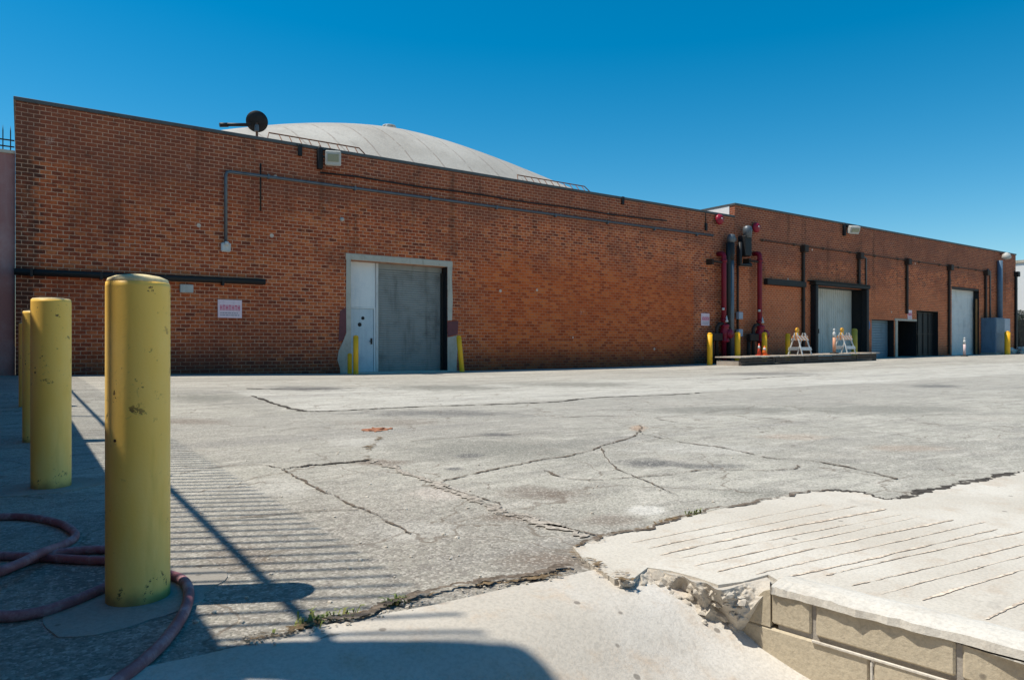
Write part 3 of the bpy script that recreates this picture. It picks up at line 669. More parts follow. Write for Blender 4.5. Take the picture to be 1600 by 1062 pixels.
# conduits and pipes on the near facade
cx = S(352); mb = MB(); zc = 5.86
mb.tube([(cx, D-.07, W(352, 386).z), (cx, D-.07, zc-.12), (cx+.03, D-.07, zc-.03), (cx+.12, D-.07, zc), (S(1112), D-.07, zc+.06)], .045, 8)
for k in range(9):
    xx = cx+1.2+k*2.7; mb.box(xx-.03, xx+.03, D-.12, D-.002, zc-.055, zc+.075)
mb.build('conduit', M['pipe_grey'], w1)
p = W(352, 387); mb = MB(); mb.box(p.x-.13, p.x+.13, D-.14, D-.002, p.z-.13, p.z+.13, bevel=.03); mb.tube([(p.x, D-.15, p.z+.05), (p.x, D-.17, p.z+.16)], .055, 10); mb.build('junction_box', M['white_paint'], w1)
mb = MB(); mb.tube([(S(407), D-.02, W(407, 330).z), (S(407), D-.02, W(407, 256).z)], .022, 6); mb.build('thin_conduit', M['dark_iron'], w1)
mb = MB(); pts = [(S(500), D-.035, 6.22)]+[(S(500)+k*1.2, D-.035, 6.24+.02*math.sin(k*1.7)) for k in range(1, 13)]+[(S(1041), D-.035, 6.30)]; mb.tube(pts, .026, 6); mb.build('black_cable', M['black'], w1)
za, zb_ = W(24, 425).z, W(413, 441).z; mb = MB(); mb.tube([(XA-.03, D-.11, za), (S(414, -.1), D-.11, zb_)], .085, 12)
for k in range(4): mb.box(XA+.3+k*1.5, XA+.36+k*1.5, D-.2, D-.002, za-.10, za+.10)
mb.build('black_pipe', M['pipe_black'], w1)
p = W(291, 451); mb = MB(); mb.box(p.x-.17, p.x+.17, D-.10, D-.002, p.z-.115, p.z+.115, bevel=.012); mb.build('cover_plate', M['lamp'], w1)
p = W(534, 343); mb = MB(); mb.lathe([(.07, 0), (.065, .05), (.03, .09), (0, .095)], (p.x, D-.001, p.z), 12, Matrix.Rotation(R(90), 4, 'X')); mb.build('pipe_stub', M['lamp'], w1)
for px, py in ((468, 236), (972, 314), (1102, 355)):
    p = W(px, py); mb = MB(); mb.box(p.x-.06, p.x+.06, D-.09, D-.002, p.z-.16, p.z+.17, bevel=.01); mb.build('wall_bracket', M['black'], w1)
p = W(1102, 338); mb = MB(); mb.tube([(p.x, D-.03, p.z+.3), (p.x, D-.03, p.z-.5)], .02, 6); mb.build('thin_conduit', M['dark_iron'], w1)

# ================================================================== far warehouse
w2 = thing('brick_warehouse', 'taller far brick warehouse with loading door, small shutter and white roll-up door', 'building', (XB, D, 0))
bay = (S(1268), S(1347), -.5, W(1265, 446).z, .75)
sh = (S(1362), S(1397), -.5, W(1365, 499).z, .42)
op = (S(1403), S(1432), -.5, W(1403, 501).z, 1.0)
gt = (S(1432), S(1466), -.5, W(1434, 485).z, 1.0)
wr = (S(1487), S(1530), -.5, W(1488, 447).z, .40)
mb = MB(); wall_open(mb, XB, XC, -.6, H2, D, [bay, sh, op, gt, wr], back=31); mb.build('wall', M['brick_far'], w2, merge=True)
mb = MB(); mb.box(XB-.035, XC+.035, D-.045, D+.36, H2+.003, H2+.10, bevel=.01); mb.box(XB-.035, XB+.3, D+.362, D+31, H2+.003, H2+.10); mb.build('coping', M['coping'], w2)
mb = MB(); mb.face([(XB+.3, D+.3, 6.9), (XC-.3, D+.3, 6.9), (XC-.3, D+30.6, 6.9), (XB+.3, D+30.6, 6.9)]); mb.build('flat_roof', M['roofing'], w2)
mb = MB(); mb.box(XB-.02, XB-.004, D+.30, D+31, H1-.6, H2-.002); mb.build('white_end_wall', M['white_wall'], w2)
for (a, c, e, g, d) in (bay, sh, op, gt, wr):
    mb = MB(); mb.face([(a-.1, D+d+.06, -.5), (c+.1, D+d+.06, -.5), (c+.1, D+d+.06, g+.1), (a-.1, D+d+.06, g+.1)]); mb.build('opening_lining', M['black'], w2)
    mb = MB(); mb.box(c-.012, c-.003, D+.012, D+d+.055, -.5, g-.003); mb.build('reveal_shade', M['black'], w2)  # black panel painting shade onto each right reveal
    mb = MB(); mb.box(a+.003, c-.014, D+.012, D+d+.055, g-.012, g-.003); mb.build('head_shade', M['black'], w2)  # same painted shade under the head of each opening
# dock door and shelter
zgr = lerp(FOOT, 37)
mb = MB(); b = mb.bm; dx0, dx1 = S(1272, .6), S(1331, .6); k = 0; xx = dx0; pr = []
while xx < dx1:
    pr += [(xx, D+.60), (xx+.13, D+.60), (xx+.15, D+.625), (xx+.19, D+.625)]; xx += .21
vr = [(b.verts.new((a, y, .1)), b.verts.new((a, y, bay[3]-.02))) for a, y in pr]
for (a, c), (e, g) in zip(vr, vr[1:]): b.faces.new((a, e, g, c))
sd = mb.build('sliding_door', M['door_cream'], w2)
mb = MB(); hx = dx0+.35; mb.box(hx-.05, hx+.05, D+.53, D+.6, 1.55, 1.8, bevel=.01); mb.build('handle', M['dark_iron'], sd)
for a, c in ((bay[0]-.12, bay[0]+.10), (bay[1]-.10, bay[1]+.14)):
    mb = MB(); mb.box(a, c, D-.34, D+.1 if False else D-.003, .05, bay[3]+.02, bevel=.03); mb.build('dock_pad', M['black'], w2)
mb = MB(); mb.box(bay[0]-.2, bay[1]+.2, D-.38, D-.003, bay[3]+.025, bay[3]+.20, bevel=.02); mb.box(bay[0]-.4, bay[1]+.1, D-.42, D-.003, bay[3]+.203, bay[3]+.25); mb.build('dock_header', M['pipe_black'], w2)
mb = MB(); p0, p1 = W(1193, 437), W(1254, 446); mb.box(p0.x, p1.x, D-.24, D-.002, p1.z-.12, p1.z+.17, bevel=.02); mb.build('black_beam', M['pipe_black'], w2)
# small shutter, white post, dark opening, iron gate
roller(MB(), sh[0]+.03, sh[1]-.02, .12, sh[3]-.003, D+.40, .15, .03).build('shutter', M['roll_blue'], w2)
mb = MB(); mb.box(sh[1]+.10, op[0]-.10, D-.05, D-.003, .0, op[3]+.0, bevel=.01); mb.box(sh[1]+.02, gt[0]-.05, D-.052, D-.003, op[3]+.003, op[3]+.12); mb.build('white_post', M['concrete_trim'], w2)
gmb = MB(); ga, gb, gz = gt[0]+.04, gt[1]-.04, gt[3]-.05
gm_ = MB(); gm_.box(ga, gb, D+.28, D+.31, .15, gz); g_ = gm_.build('iron_gate', M['black'], w2)
for k in range(3): gmb.box(ga, gb, D+.24, D+.278, .3+k*(gz-.4)/2, .36+k*(gz-.4)/2)
for k in range(5): gmb.box(ga+k*(gb-ga-.05)/4, ga+.05+k*(gb-ga-.05)/4, D+.235, D+.278, .15, gz)
gmb.tube([(ga+.25+.3*math.cos(t*.3), D+.24, 1.3+.5*math.sin(t*.3)) for t in range(22)], .018, 6); gmb.build('gate_bar', M['dark_iron'], g_)
mb = MB(); mb.box(ga+.02, ga+.12, D+.18, D+.234, 1.15, 1.3); mb.build('handle', M['pipe_grey'], g_)
# white roll-up
roller(MB(), wr[0]+.02, wr[1]-.02, .24, wr[3]-.12, D+.38, .10, .022).build('roll_up_door', M['roll_white'], w2)
mb = MB(); mb.box(wr[0], wr[1], D+.02, D+.36, wr[3]-.14, wr[3]-.003); mb.build('door_hood', M['spout'], w2)
# downspouts
DS = [(1253, 383, 548), (1340, 394, 446), (1415, 403, 490), (1481, 412, 553), (1538, 420, 552)]
def spout(px, t, bt, wdt=.11):
    s0 = W(px, t); z1 = W(px, bt).z; mb = MB(); mb.box(s0.x-wdt/2, s0.x+wdt/2, D-.15, D-.03, z1, s0.z, bevel=.015)
    for z in (s0.z-1.0, (s0.z+z1)/2, z1+.5): mb.box(s0.x-wdt/2-.03, s0.x+wdt/2+.03, D-.155, D-.002, z, z+.05)
    mb.box(s0.x-.18, s0.x+.18, D-.30, D-.002, s0.z-.12, s0.z+.25, bevel=.03); return mb
for px, t, bt in DS: spout(px, t+8, bt, .15).build('downspout', M['spout'], w2)
spout(1585.5, 430, 553, .22).build('downspout', M['black'], w2)
for px, t, bt in ((1352, 404, 480), (1546, 424, 550)): mb = MB(); mb.tube([(S(px), D-.05, W(px, bt).z), (S(px), D-.05, W(px, t).z), (S(px)-.4, D-.05, W(px, t).z+.12)], .05, 6); mb.build('thin_conduit', M['pipe_grey'], w2)
mb = MB(); mb.tube([(S(1186), D-.06, 6.02), (S(1545), D-.06, 6.02)], .028, 6)
for k in range(10): xx = S(1190)+k*2.6; mb.box(xx-.04, xx+.04, D-.12, D-.002, 5.96, 6.08)
M['conduit_brown'] = worn('dusty brown conduit', (.13, .075, .05), (.07, .04, .03), .7)
mb.build('conduit', M['conduit_brown'], w2)

# ------------------------------------------------------------------ lamps on the walls
def floodlight(px, py, w_, h_, label, tilt):
    p = W(px, py); t = thing('floodlight', label, 'lamp', (p.x, D, p.z), 'floodlights high on the brick walls')
    m = Matrix.Translation((p.x, D-.42, p.z)) @ Matrix.Rotation(R(-20), 4, 'Z') @ Matrix.Rotation(R(tilt), 4, 'X')
    mb = MB(); mb.box(-w_/2, w_/2, -.10, .16, -h_/2, h_/2, m, .03); mb.build('housing', M['lamp'], t)
    mb = MB(); mb.box(-w_/2+.07, w_/2-.07, -.115, -.102, -h_/2+.12, h_/2-.10, m, .005); mb.build('lens', M['glass'], t)
    mb = MB(); mb.tube([(p.x-.05, D-.3, p.z), (p.x-w_/2-.06, D-.1, p.z+.1), (p.x-w_/2-.06, D-.05, p.z+.42)], .03, 6); mb.box(p.x-w_/2-.14, p.x-w_/2+.02, D-.15, D-.003, p.z-.3, p.z+.35, bevel=.015)
    mb.box(p.x-.1, p.x+.1, D-.3, D-.003, p.z+h_/2-.02, p.z+h_/2+.1); mb.build('bracket', M['black'], t)
floodlight(513, 252, .47, .45, 'square white floodlight hanging below the coping above the grey roll-up door', 12)
floodlight(1323, 361, .62, .42, 'white floodlight above the loading dock door, facing the yard', 22)
p = W(1562, 402); t = thing('floodlight', 'small white lamp head on top of the tall blue conduit', 'lamp', (p.x, D, p.z), 'floodlights high on the brick walls')
mb = MB(); mb.lathe([(.05, .25), (.24, .12), (.30, -.12), (.22, -.22), (0, -.24)], (p.x, D-.42, p.z+.05), 14); mb.build('housing', M['lamp'], t)
mb = MB(); mb.tube([(p.x, D-.4, p.z+.25), (p.x, D-.2, p.z+.32), (p.x, D-.02, p.z+.2)], .035, 6); mb.build('bracket', M['black'], t)

# ------------------------------------------------------------------ signs
def sign(px, py, w_, h_, label, red=True):
    p = W(px, py); t = thing('sign', label, 'sign', (p.x, D, p.z), 'signs screwed to the brick walls')
    mb = MB(); mb.box(p.x-w_/2, p.x+w_/2, D-.03, D-.004, p.z-h_/2, p.z+h_/2, bevel=.004); mb.build('board', M['sign_white'], t)
    rs = random.Random(int(px)); mb = MB(); yy = D-.034
    n_ = 7; cw = w_*.86/n_; xl = p.x-w_*.43; hh_ = h_*.30; zc_ = p.z+h_*.06
    for k in range(n_):                        # a line of faded, no longer readable capitals
        a = xl+k*cw+.12*cw; c = a+cw*.76; st = cw*.24
        mb.box(a, a+st, yy, yy+.003, zc_-hh_/2, zc_+hh_/2); mb.box(c-st, c, yy, yy+.003, zc_-hh_/2, zc_+hh_/2)
        mb.box(a+st, c-st, yy+.0005, yy+.003, zc_+(hh_*.32 if k % 2 else -.08*hh_), zc_+(hh_*.5 if k % 2 else .12*hh_))
    mb.build('red_lettering', M['sign_red'], t)
    for r_ in range(2):
        mb = MB(); xx = p.x-w_*.4
        while xx < p.x+w_*.34:
            l_ = rs.uniform(.05, .13)*w_; mb.box(xx, xx+l_, yy, yy+.003, p.z-h_*(.26+.12*r_), p.z-h_*(.20+.12*r_)); xx += l_+.025*w_
        mb.build('small_print', M['sign_grey'], t)
sign(359, 482.5, .66, .52, 'white sign with faded red lettering beside the yellow bollards, left of grey door')
sign(1101.5, 499, .56, .56, 'small white sign with red line beside the left red fire pipe')
sign(1421, 492, .50, .58, 'white sign above the dark opening by the iron gate')
p = W(1354, 508); t = thing('sign', 'round blue sign on brick between dock door and small shutter', 'sign', (p.x, D, p.z), 'signs screwed to the brick walls')
mb = MB(); mb.lathe([(.36, 0), (.36, .02), (0, .022)], (p.x, D-.003, p.z), 24, Matrix.Rotation(R(90), 4, 'X')); mb.build('board', M['sign_blue'], t)
mb = MB(); mb.box(p.x-.12, p.x-.05, D-.03, D-.026, p.z-.16, p.z+.16); mb.box(p.x-.048, p.x+.1, D-.03, D-.026, p.z-.02, p.z+.16); mb.build('white_mark', M['sign_white'], t)

# ------------------------------------------------------------------ satellite dish
p = Vector((6.1, 22.9, 7.95)); t = thing('satellite_dish', 'dark satellite dish on a mast above the parapet', 'satellite dish', (p.x, p.y, 6.2))
m = Matrix.Rotation(R(-12), 4, 'Z') @ Matrix.Rotation(R(112), 4, 'X') @ Matrix.Diagonal((1, 1, -1, 1))
mb = MB(); mb.lathe([(.0, -.0), (.13, .012), (.24, .045), (.33, .09), (.335, .10), (.23, .062), (.12, .03), (0, .02)], p, 28, m); mb.build('reflector', M['black'], t)
mb = MB(); mb.tube([(p.x, p.y+.03, p.z-.02), (p.x+.02, p.y+.1, p.z-.35), (p.x+.02, p.y+.1, 6.2)], .04, 8); mb.tube([(p.x+.02, p.y+.1, 7.1), (p.x+.5, p.y-.3, 6.2)], .03, 6); mb.tube([(p.x+.02, p.y+.1, 7.3), (p.x+.35, p.y+.5, 6.2)], .05, 6); mb.build('mast', M['rust'], t)
mb = MB(); mb.box(p.x-.06, p.x+.06, p.y-.02, p.y+.12, p.z-.30, p.z-.08, bevel=.02); mb.build('mount', M['pipe_grey'], t)
mb = MB(); mb.tube([(p.x-.2, p.y, p.z-.13), (p.x-.98, p.y+.1, p.z-.24)], .055, 6); mb.tube([(p.x-.85, p.y+.1, p.z-.225), (p.x-1.1, p.y+.1, p.z-.27)], .07, 6); mb.build('feed_arm', M['black'], t)

# ------------------------------------------------------------------ fire risers, bells, vent pipes
def riser(px, label, zt, lean):
    s0 = S(px, -.35); t = thing('fire_riser', label, 'fire pipe', (s0, D-.35, lerp(FOOT, s0)), 'red fire risers beside the dock')
    x, y = s0, D-.35
    mb = MB(); mb.tube([(x, y, -.1), (x, y, zt-.15), (x, y+.04, zt-.04), (x, y+.15, zt), (x, D+.02, zt)], .115, 12); mb.lathe([(.15, -.06), (.15, .06)], (x, y, zt-.35), 12); mb.lathe([(.16, -.05), (.16, .05)], (x, y, 2.05), 12); mb.build('pipe', M['red'], t)
    mb = MB(); mb.lathe([(.13, -.42), (.20, -.38), (.20, -.30), (.15, -.25), (.24, -.1), (.25, .08), (.16, .26), (.20, .3), (.20, .38), (.12, .42)], (x+.04, y-.03, 1.45), 14); mb.lathe([(.20, 0), (.22, .05), (.18, .12), (0, .14)], (x+.12, y-.22, 1.42), 14, Matrix.Rotation(R(90), 4, 'X')); mb.build('valve', M['red_bell'], t)
    mb = MB(); mb.tube([(x-.5, y, -.1), (x-.5, y, 1.7), (x-.35, y, 1.85), (x-.05, y, 1.9)], .08, 10); mb.tube([(x-.78, y+.05, -.1), (x-.78, y+.05, 1.4)], .09, 10); mb.box(x-.9, x-.25, y-.16, y+.05, 1.1, 1.45, bevel=.03); mb.build('drain_pipe', M['spout'], t)
    mb = MB(); mb.lathe([(.05, 0), (.09, .04), (.05, .12), (.02, .3)], (x+.02, y-.14, 1.95), 10); mb.build('gauge', M['white_paint'], t); mb = MB(); mb.lathe([(.06, -.05), (.06, .05)], (x-.2, y-.12, 2.55), 8); mb.build('gauge', M['white_paint'], t)
    mb = MB(); mb.tube([(x-.75, y+.02, zt-.42), (x+.25, y+.02, zt-.42)], .055, 6); mb.box(x-.8, x-.68, y, D-.002, zt-.55, zt-.3); mb.build('bracket', M['spout'], t)
riser(1131, 'left red fire riser pipe beside the grey vent pipe', W(1131, 398).z, 0)
riser(1187, 'right red fire riser pipe behind the orange cones', W(1187, 398).z, 0)
for px, py, lb in ((1120.5, 343.5, 'red alarm bell under the coping left of the roof step'), (1178, 356, 'red alarm bell beside the black hooded vent')):
    p = W(px, py); t = thing('alarm_bell', lb, 'alarm bell', (p.x, D, p.z), 'red alarm bells')
    mx = Matrix.Rotation(R(90), 4, 'X')
    mb = MB(); mb.lathe([(.24, .10), (.25, .13), (.22, .21), (.12, .27), (0, .28)], (p.x, D, p.z), 18, mx); mb.build('gong', M['red_bell'], t)
    mb = MB(); mb.lathe([(.12, .003), (.12, .11)], (p.x, D, p.z), 12, mx); mb.build('back_box', M['red'], t)
    mb = MB(); mb.lathe([(.035, .279), (.03, .31), (0, .315)], (p.x-.02, D, p.z+.02), 8, mx); mb.build('centre_bolt', M['white_paint'], t)
# tall vent stacks (one bare grey pipe, one with a black hood)
x = S(1142, -.3); y = D-.3; t = thing('vent_pipe', 'tall grey vent pipe with bent hood between the fire risers', 'vent pipe', (x, y, 0))
mb = MB(); zt = W(1142, 372).z; mb.tube([(x, y, -.1), (x, y, 4.85)], .15, 14); mb.build('pipe', M['pipe_grey'], t)
mb = MB(); mb.tube([(x-.22, y-.02, -.1), (x-.22, y-.02, 5.0), (x-.18, y, zt-.3)], .11, 10); mb.lathe([(.17, 4.85), (.19, 5.1), (.19, zt-.35), (.12, zt-.2)], (x-.03, y, 0), 12); mb.build('black_sleeve', M['black'], t)
mb = MB(); mb.lathe([(.10, -.02), (.19, .02), (.20, .22), (.15, .36), (0, .40)], (x-.02, y-.03, zt-.28), 14); mb.build('hood', M['pipe_grey'], t)
x = S(1167, -.35); y = D-.35; t = thing('vent_pipe', 'black hooded exhaust vent box high beside the right fire riser', 'vent pipe', (x, y, 3))
zt = W(1165, 358).z
mb = MB(); mb.box(x-.22, x+.26, y-.10, D-.003, zt-1.35, zt-.4, bevel=.03); mb.tube([(x-.5, y, zt-.75), (x-.5, y, zt-1.8), (x+.3, y, zt-1.75)], .09, 8); mb.build('exhaust_box', M['black'], t)
mb = MB(); mb.lathe([(.19, -.5), (.22, -.12), (.19, .02), (.08, .08), (0, .09)], (x+.02, y-.02, zt), 14); mb.build('hood', M['pipe_grey'], t)
x = S(1153.5, -.1); t = thing('conduit_boxes', 'thin brown conduit with two small grey boxes between the fire risers', 'electric box', (x, D-.1, 0))
mb = MB(); mb.tube([(x, D-.08, 0), (x, D-.08, 5.6)], .05, 8); mb.build('pipe', M['spout'], t)
for py in (493, 520):
    p = W(1155, py, -.2); mb = MB(); mb.box(p.x-.14, p.x+.16, D-.3, D-.13, p.z-.17, p.z+.17, bevel=.015); mb.build('box', M['cabinet_light'], t)

# ------------------------------------------------------------------ timber dock platform and the things on it
PX0, PX1, PY0, PY1 = 24.3, 35.2, 18.45, 19.75
pl = thing('dock_platform', 'low weathered timber platform standing in front of the loading dock', 'platform', (PX0, PY0, .03))
def pz(x): return lerp([(24, .41), (30, .47), (35.5, .55)], x)
mb = MB(); rr = random.Random(11); x = PX0
while x < PX1-.05:
    x2 = min(x+rr.uniform(.24, .3), PX1); zz = pz(x)+rr.uniform(-.008, .008); mb.box(x, x2-.008, PY0-.04+rr.uniform(-.03, .03), PY1+rr.uniform(-.02, .02), zz-.05, zz, bevel=.006); x = x2
mb.build('deck', M['wood_sunlit'], pl)
mb = MB(); segs = [(24.36, 26.55), (26.75, 28.9), (28.92, 31.2), (31.22, 33.2), (33.25, 35.0)]
for a, c in segs:
    z0 = zg(a, PY0)-.05; zt = pz((a+c)/2)-.075; hh_ = (zt-z0)/3
    for k in range(3): mb.box(a, c, PY0+.02+rr.uniform(0, .03), PY0+.12, z0+k*hh_, z0+(k+1)*hh_-.012, bevel=.008)
for a in (26.65, 35.0): mb.box(a-.06, a+.06, PY0+.05, PY0+.2, -.1, pz(a)-.06)
mb.build('fascia_timber', M['wood_shaded'], pl)
mb = MB(); mb.box(24.36, 24.5, PY0+.13, PY1-.03, -.1, pz(24.4)-.16, bevel=.01); mb.build('end_board', M['wood_sunlit'], pl)

def barricade(c, label):
    t = thing('barricade', label, 'barricade', c, 'folding barricades on the dock platform'); x, y, z = c
    wd2 = .36
    for sy in (-1, 1):
        for sx in (-1, 1):
            mb = MB(); a = Vector((x+sx*wd2, y+sy*.36, z)); e = Vector((x+sx*wd2*.86, y+sy*.05, z+1.0)); u = Vector((.032, 0, 0)); v = Vector((0, .018, 0))
            mb.prism([a-u-v, a+u-v, a+u+v, a-u+v], e-a); mb.build('leg', M['white_paint'], t)
        for zz, hh_, nm, mm, wx in ((.76, .22, 'striped_panel', 'stripe', .40), (.27, .15, 'lower_board', 'white_paint', .43)):
            m = Matrix.Translation((x, y+sy*(.36-.31*zz)+sy*.03, z+zz)) @ Matrix.Rotation(sy*R(17), 4, 'X')
            mb = MB(); mb.box(-wx, wx, -.011, .011, -hh_/2, hh_/2, m, .004); mb.build(nm, M[mm], t)
    mb = MB(); lx = x-.22; mb.box(lx-.09, lx+.09, y-.05, y+.05, z+.88, z+1.02, bevel=.02); mb.build('battery_case', M['yellow'], t)
    mb = MB(); mb.lathe([(.10, -.045), (.115, -.02), (.115, .02), (.10, .045)], (lx, y, z+1.13), 18, Matrix.Rotation(R(90), 4, 'X')); mb.build('amber_lamp', M['amber'], t)
def on_deck(px, y): 
    x, yy, e = ray(px, 541); return Vector((x/yy*y, y, pz(x/yy*y)+.004))
barricade(on_deck(1250, 19.15), 'left folding barricade with amber lamp in front of the brick wall')
barricade(on_deck(1319.5, 19.1), 'right folding barricade with amber lamp beside the orange and white post')

def bollard(base, h, r, mat_, label, name='bollard', group='yellow bollards along the brick wall', lean=(0, 0), cap=True):
    t = thing(name, label, 'bollard', base, group); x, y, z = base
    pts = [Vector((x, y, z-.3)), Vector((x, y, z)), Vector((x+lean[0]*.5, y+lean[1]*.5, z+h*.5)), Vector((x+lean[0], y+lean[1], z+h))]
    mb = MB(); mb.tube(pts, r, 18); mb.build('post', M[mat_], t)
    e = pts[-1]; mb = MB(); mb.lathe([(r*.98, .001), (r*.85, r*.35), (r*.45, r*.6), (0, r*.68)], e, 18); mb.build('cap', M[mat_], t)
    return t
def atY(px, y, z=None):
    x, yy, e = ray(px, 541); X = x/yy*y; return (X, y, zg(X, y) if z is None else z)
bollard(atY(556, 20.6), 1.15, .082, 'yellow', 'straight yellow bollard in front of the pale blue wicket door')
bollard(atY(546.5, 20.95), .60, .07, 'yellow', 'short yellow post stub left of the blue wicket door')
bollard(atY(722, 20.6), 1.18, .085, 'yellow', 'leaning yellow bollard at the right side of the grey roll-up door', lean=(-.13, 0))
bollard(atY(1109, 20.0), 1.32, .115, 'yellow', 'tall yellow bollard just left of the timber platform')
bollard(atY(1152.5, 20.15), 1.36, .12, 'yellow', 'yellow bollard behind the platform between the two fire risers')
bollard(atY(1194.5, 20.15), 1.36, .12, 'yellow', 'yellow bollard behind the orange cone at right fire riser')
bollard(atY(1231, 20.2), 1.30, .115, 'yellow', 'yellow bollard left of the left folding barricade')
bollard(atY(1335, 20.3), 1.55, .15, 'olive', 'dull olive bollard behind the right folding barricade')
bollard(atY(1574, 20.0), 1.48, .17, 'yellow', 'faded yellow bollard in front of the blue electrical cabinet')

def delineator(base, h, label, mm):
    t = thing('delineator_post', label, 'traffic post', base, 'upright delineator posts'); x, y, z = base
    mb = MB(); mb.lathe([(.20, 0), (.20, .04), (.08, .07)], base, 16); mb.build('base', M['black'], t)
    mb = MB(); mb.lathe([(.075, .07), (.07, h*.66)], base, 14); mb.build('post', M[mm], t)
    mb = MB(); mb.lathe([(.074, h*.66), (.072, h*.84), (.03, h*.9)], base, 14); mb.build('reflective_band', M['white_paint'], t)
    mb = MB(); mb.lathe([(.03, h*.9), (.05, h*.93), (.05, h), (.02, h+.02)], base, 12); mb.build('grip', M['white_paint'], t)
M['salmon'] = worn('faded orange plastic', (.70, .33, .19), (.62, .45, .36), .5, 0, 5, .6)
M['pinkish'] = worn('bleached pink plastic', (.72, .55, .54), (.72, .36, .36), .5, 0, 4, .5)
delineator(on_deck(1303.5, 18.95), 1.18, 'faded orange and white post beside the right barricade', 'salmon')
delineator(atY(1507, 19.3), 1.12, 'bleached pink post in front of the white roll-up door', 'pinkish')
def cone(base, h, r, label, mm):
    t = thing('traffic_cone', label, 'traffic cone', base, 'traffic cones by the right fire riser'); x, y, z = base
    mb = MB(); mb.box(x-r*1.25, x+r*1.25, y-r*1.25, y+r*1.25, z, z+.03, bevel=.008); mb.build('base', M[mm], t)
    mb = MB(); mb.lathe([(r, .03), (r*.62, h*.5), (r*.22, h), (0, h+.003)], base, 18); mb.build('cone', M[mm], t)
    mb = MB(); mb.lathe([(r*.56+.004, h*.58), (r*.38+.004, h*.80)], base, 18); mb.build('white_band', M['white_paint'], t)
cone(on_deck(1194.5, 19.35), .42, .13, 'bright orange traffic cone in front of the yellow bollard', 'orange')
M['redorange'] = worn('red orange plastic', (.62, .07, .03), (.4, .06, .03), .5)
cone(on_deck(1186, 19.45), .54, .09, 'narrow red traffic cone with white band beside the orange one', 'redorange')

# ------------------------------------------------------------------ electrical cabinet at the far corner
s0, s1 = S(1555.5, -.9), S(1579, -.9); zc0 = W(1556, 551, -.9).z; zc1 = W(1556, 496, -.9).z
t = thing('electrical_cabinet', 'big blue grey electrical cabinet at the far end of the brick wall', 'cabinet', (s0, D-.9, zc0))
sm = s0+(s1-s0)*.60
mb = MB(); mb.box(s0, sm-.01, D-.9, D-.01, zc0, zc1, bevel=.02); mb.build('body', M['cabinet'], t)
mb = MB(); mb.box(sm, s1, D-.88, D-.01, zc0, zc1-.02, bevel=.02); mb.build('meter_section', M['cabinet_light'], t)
mb = MB(); mb.box(s0+.05, sm-.06, D-.93, D-.903, zc0+1.3, zc1-.1, bevel=.008); mb.box(s0+.05, sm-.06, D-.93, D-.903, zc0+.1, zc0+1.22, bevel=.008); mb.build('door', M['cabinet'], t)
mb = MB(); mb.box(s0-.05, s1+.05, D-1.0, D-.005, zc0-.12, zc0-.003); mb.build('plinth', M['footing'], t)
x = S(1562.5, -.2); mb = MB(); mb.tube([(x, D-.2, zc1-.02), (x, D-.2, W(1562, 407, -.2).z)], .17, 10); mb.build('riser_conduit', M['cabinet'], t)
p = W(1551, 523, -.2); t = thing('switch_box', 'narrow blue grey switch box beside the electrical cabinet', 'electric box', (p.x, D, p.z))
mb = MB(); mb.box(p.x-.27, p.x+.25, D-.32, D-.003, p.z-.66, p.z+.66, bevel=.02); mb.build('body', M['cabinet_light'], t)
mb = MB(); mb.box(p.x+.1, p.x+.18, D-.36, D-.323, p.z-.1, p.z+.15); mb.build('handle', M['dark_iron'], t)
p = W(1525.5, 470, -.12); t = thing('plywood_board', 'tall brown board leaning beside the white roll-up door', 'board', (p.x, D-.1, lerp(FOOT, p.x)))
mb = MB(); zt = W(1525, 467, .1).z; xl, xr = S(1524.5, .12), S(1529.6, .12); mb.box(xl, xr, D+.10, D+.14, .26, zt, bevel=.004); mb.build('panel', M['board'], t)

# ------------------------------------------------------------------ beyond the far corner
t = thing('white_building', 'plain white building beyond the far end of the brick warehouse', 'building', (78, 24, 0))
def RW(px, py, dist): x, y, e = ray(px, py); return Vector((x*dist, y*dist, CAMH+e*dist))
mb = MB(); mb.box(74, 120, 24.5, 60, 0, RW(1595, 426, 72).z, bevel=.05); mb.build('wall', M['white_wall'], t)
mb = MB(); zr = RW(1595, 426, 72).z; mb.box(73.9, 120.1, 24.4, 60.1, zr+.002, zr+.25); mb.build('parapet', M['concrete_trim'], t)
mb = MB(); mb.box(73.85, 74.0-.003, 28, 34, 4.1, 5.1); mb.box(80, 100, 24.3, 24.497, 3.5, 4.8); mb.build('window', M['cabinet'], t)
t = thing('iron_fence', 'dark iron picket fence in front of the white building', 'fence', (63, 22, .3))
mb = MB(); zt = 3.6
for k in range(80): mb.box(61.5+k*.2, 61.54+k*.2, 21.9, 21.94, .3, zt)
for z in (.55, 3.2): mb.box(61.5, 77.5, 21.88, 21.96, z, z+.06)
mb.build('picket_panel', M['black'], t)
for k in range(6): mb = MB(); mb.box(61.3+k*3.2, 61.42+k*3.2, 21.86, 21.98, .1, zt+.2); mb.build('post', M['black'], t)
t = thing('hedge', 'grey green clipped hedge behind the dark iron fence', 'hedge', (69, 23, .3)); rh = random.Random(9)
mb = MB(); mb.box(62.3, 80, 22.9, 23.6, .2, 3.0)
mb.build('branches', M['spout'], t)
mb = MB()
for k in range(5000):
    c = Vector((rh.uniform(62, 80.3), rh.uniform(22.4, 24.1), rh.uniform(.3, 3.5+.25*rh.random()))); a = Vector((rh.gauss(0, 1), rh.gauss(0, 1), rh.gauss(0, 1))).normalized(); e = a.orthogonal().normalized(); l_ = rh.uniform(.08, .16)
    mb.bm.faces.new([mb.bm.verts.new(c+a*l_), mb.bm.verts.new(c+e*l_*.5), mb.bm.verts.new(c-a*l_), mb.bm.verts.new(c-e*l_*.5)])
